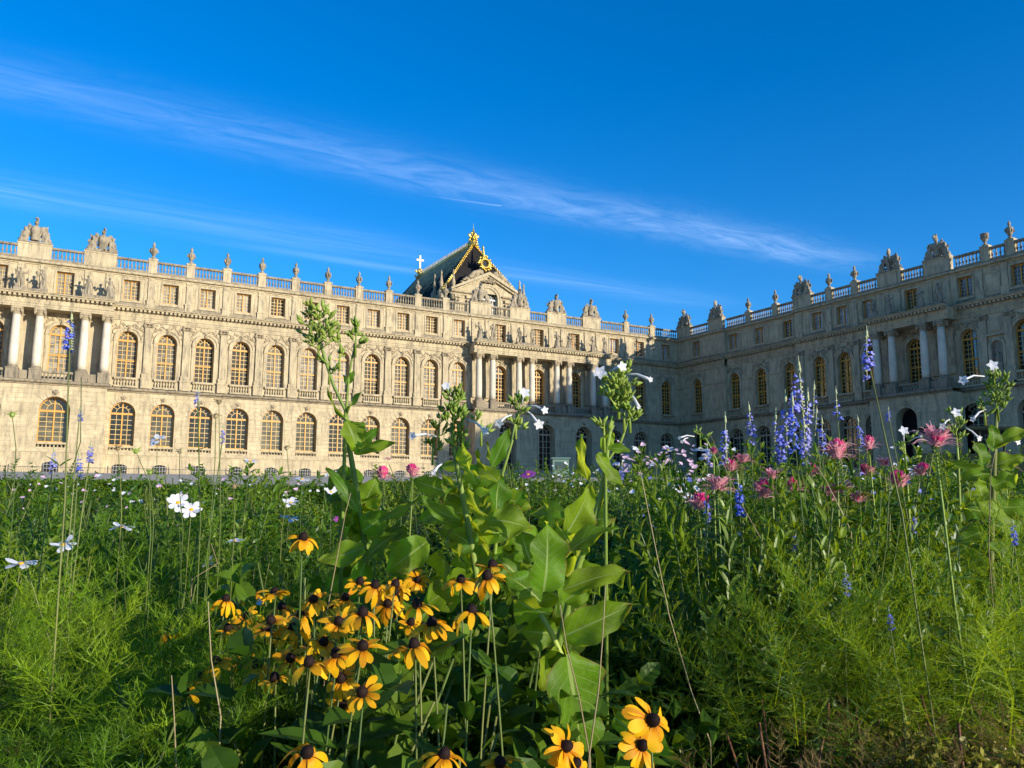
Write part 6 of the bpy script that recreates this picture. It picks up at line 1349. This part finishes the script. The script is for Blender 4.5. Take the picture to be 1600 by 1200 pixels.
hedge(1600, 1.85, 0.62, 0.5, 0.44, YR+0.2, 'golden-lit clipped box hedge at the lower right corner', 9000, 0.009, leafmat('sunlit gold box leaf', [(0.20, 0.20, 0.02), (0.26, 0.22, 0.03)], 0.2, (0.4, 0.36, 0.03), 0.4))  # gold leaf colour paints the low sunlight onto the box
for i, (px, lab) in enumerate(((60, 'far clipped hedge before the left portico'), (420, 'far clipped hedge before the sunlit bays'), (780, 'far clipped hedge before the middle portico'), (1140, 'far clipped hedge before the corner'), (1500, 'far clipped hedge before the shaded portico'))):
    hedge(px, 27.0, 7.7, 1.4, 0.8 if i < 2 else 1.0, YR, lab, 9000, 0.06)
# blossom dots of the far beds
def blossom_stuff(x0, x1, D0, D1, z0, z1, n, mat, name, label, size=0.022, seed=1):
    q = random.Random(seed); g = G()
    for i in range(n):
        D = q.uniform(D0, D1); p = gp(q.uniform(x0, x1), D); p.z += q.uniform(z0, z1); s = size*q.uniform(0.6, 1.3); a0 = q.uniform(0, 6)
        ax = (Vector((q.uniform(-.7, .7), q.uniform(-.7, .7), 1))+TOCAM*0.7).normalized(); e1 = ax.orthogonal().normalized(); e2 = ax.cross(e1)
        V = [tuple(p)]+[tuple(p+(e1*math.cos(a0+k*1.0472)+e2*math.sin(a0+k*1.0472))*s*(1 if k % 2 else 0.7)+ax*s*0.2) for k in range(6)]
        g.add(V, [(0, k+1, (k+1) % 6+1) for k in range(6)])
    o = g.obj(name, mat); tag(o, label, 'flowers', None, 'stuff')
blossom_stuff(960, 1120, 5.0, 7.5, 1.18, 1.42, 90, M_blush, 'far_blossoms', 'pale lilac blossoms massed before the corner of the palace', 0.022, 3)
blossom_stuff(960, 1450, 4.2, 7.0, 1.0, 1.3, 70, M_white, 'far_blossoms', 'scattered white blossoms right of the tobacco', 0.018, 4)
blossom_stuff(-40, 480, 4.5, 9.0, 0.9, 1.15, 60, M_blush, 'far_blossoms', 'scattered pink blossoms behind the cosmos at left', 0.016, 5)
blossom_stuff(-40, 560, 4.5, 9.0, 0.95, 1.15, 50, M_white, 'far_blossoms', 'scattered white blossoms behind the cosmos at left', 0.016, 6)
blossom_stuff(1000, 1620, 3.2, 5.5, 0.85, 1.15, 70, M_blue, 'far_blossoms', 'scattered blue blossoms among the leaves at right', 0.014, 7)
blossom_stuff(700, 1000, 7.0, 11.0, 1.0, 1.35, 60, M_white, 'far_blossoms', 'white blossoms in the bed behind the tobacco', 0.022, 8)
# railing along the foot of the sunlit wing
def railing(u0, u1, y, label):
    z = gz(u0*0.5+u1*0.5, y); o = empty('iron_railing', (u0, y, z)); tag(o, label, 'railing', 'iron railings'); L = u1-u0
    for zz_ in (0.15, 1.15): g = G(); g.box(0, L, -0.025, 0.025, zz_, zz_+0.05); g.obj('rail', M_iron, o)
    g = G(); k = int(L/0.16)
    for i in range(k): g.box(L*(i+0.5)/k-0.01, L*(i+0.5)/k+0.01, -0.01, 0.01, 0.02, 1.25)
    g.obj('bars', M_iron, o)['kind'] = 'stuff'
    k = int(L/3)
    for i in range(k+1): g = G(); g.box(L*i/k-0.05, L*i/k+0.05, -0.05, 0.05, -0.1, 1.4); g.obj('post', M_iron, o)
railing(-20, 14, -5.0, 'dark iron railing at the foot of the sunlit wing, left stretch'); railing(16, 43, -5.0, 'dark iron railing at the foot of the sunlit wing, right stretch')
# kiosk before the middle portico and flat-roofed stand at the right
k0 = gp(876, 70.0); o = empty('ticket_kiosk', k0, YR); o.scale = (0.45, 0.6, 0.62); tag(o, 'small pale green kiosk at the foot of the middle portico', 'kiosk'); M_kg = plain('pale green paint', (0.13, 0.21, 0.17), 0.5)
g = G(); g.box(-1.5, 1.5, -0.8, 0.8, 0, 2.5); g.obj('body', M_kg, o); g = G(); g.run([(-1.1, 2.5), (1.1, 2.5), (1.0, 2.68), (-1.0, 2.68)], -1.8, 1.8); g.obj('roof', M_kg, o)
g = G(); g.box(-1.1, 1.1, 0.805, 0.83, 1.1, 2.1); g.obj('hatch', M_black, o); g = G(); g.box(-1.25, 1.25, 0.83, 1.05, 1.0, 1.08); g.obj('counter', M_kg, o)
k0 = gp(1545, 55.0); o = empty('garden_stand', k0, YR); tag(o, 'dark green flat-roofed garden stand before the shaded wing', 'stand'); M_ds = plain('dark green paint', (0.012, 0.022, 0.018), 0.95, spec=0.05)
hh = (783-668)/FPX*55-k0.z
g = G(); g.run([(-1.6, hh-0.22), (1.6, hh-0.22), (1.7, hh-0.1), (1.7, hh), (-1.7, hh), (-1.7, hh-0.1)], -4.8, 5.2); g.obj('roof', M_ds, o)
for x in (-4.4, -1.3, 1.8, 4.9):
    for y in (-1.3, 1.3): g = G(); g.box(x-0.06, x+0.06, y-0.06, y+0.06, -0.1, hh-0.22); g.obj('post', M_ds, o)
g = G(); g.box(-4.4, 4.9, -1.25, -1.2, 0, 1.6); g.obj('back_panel', M_ds, o)
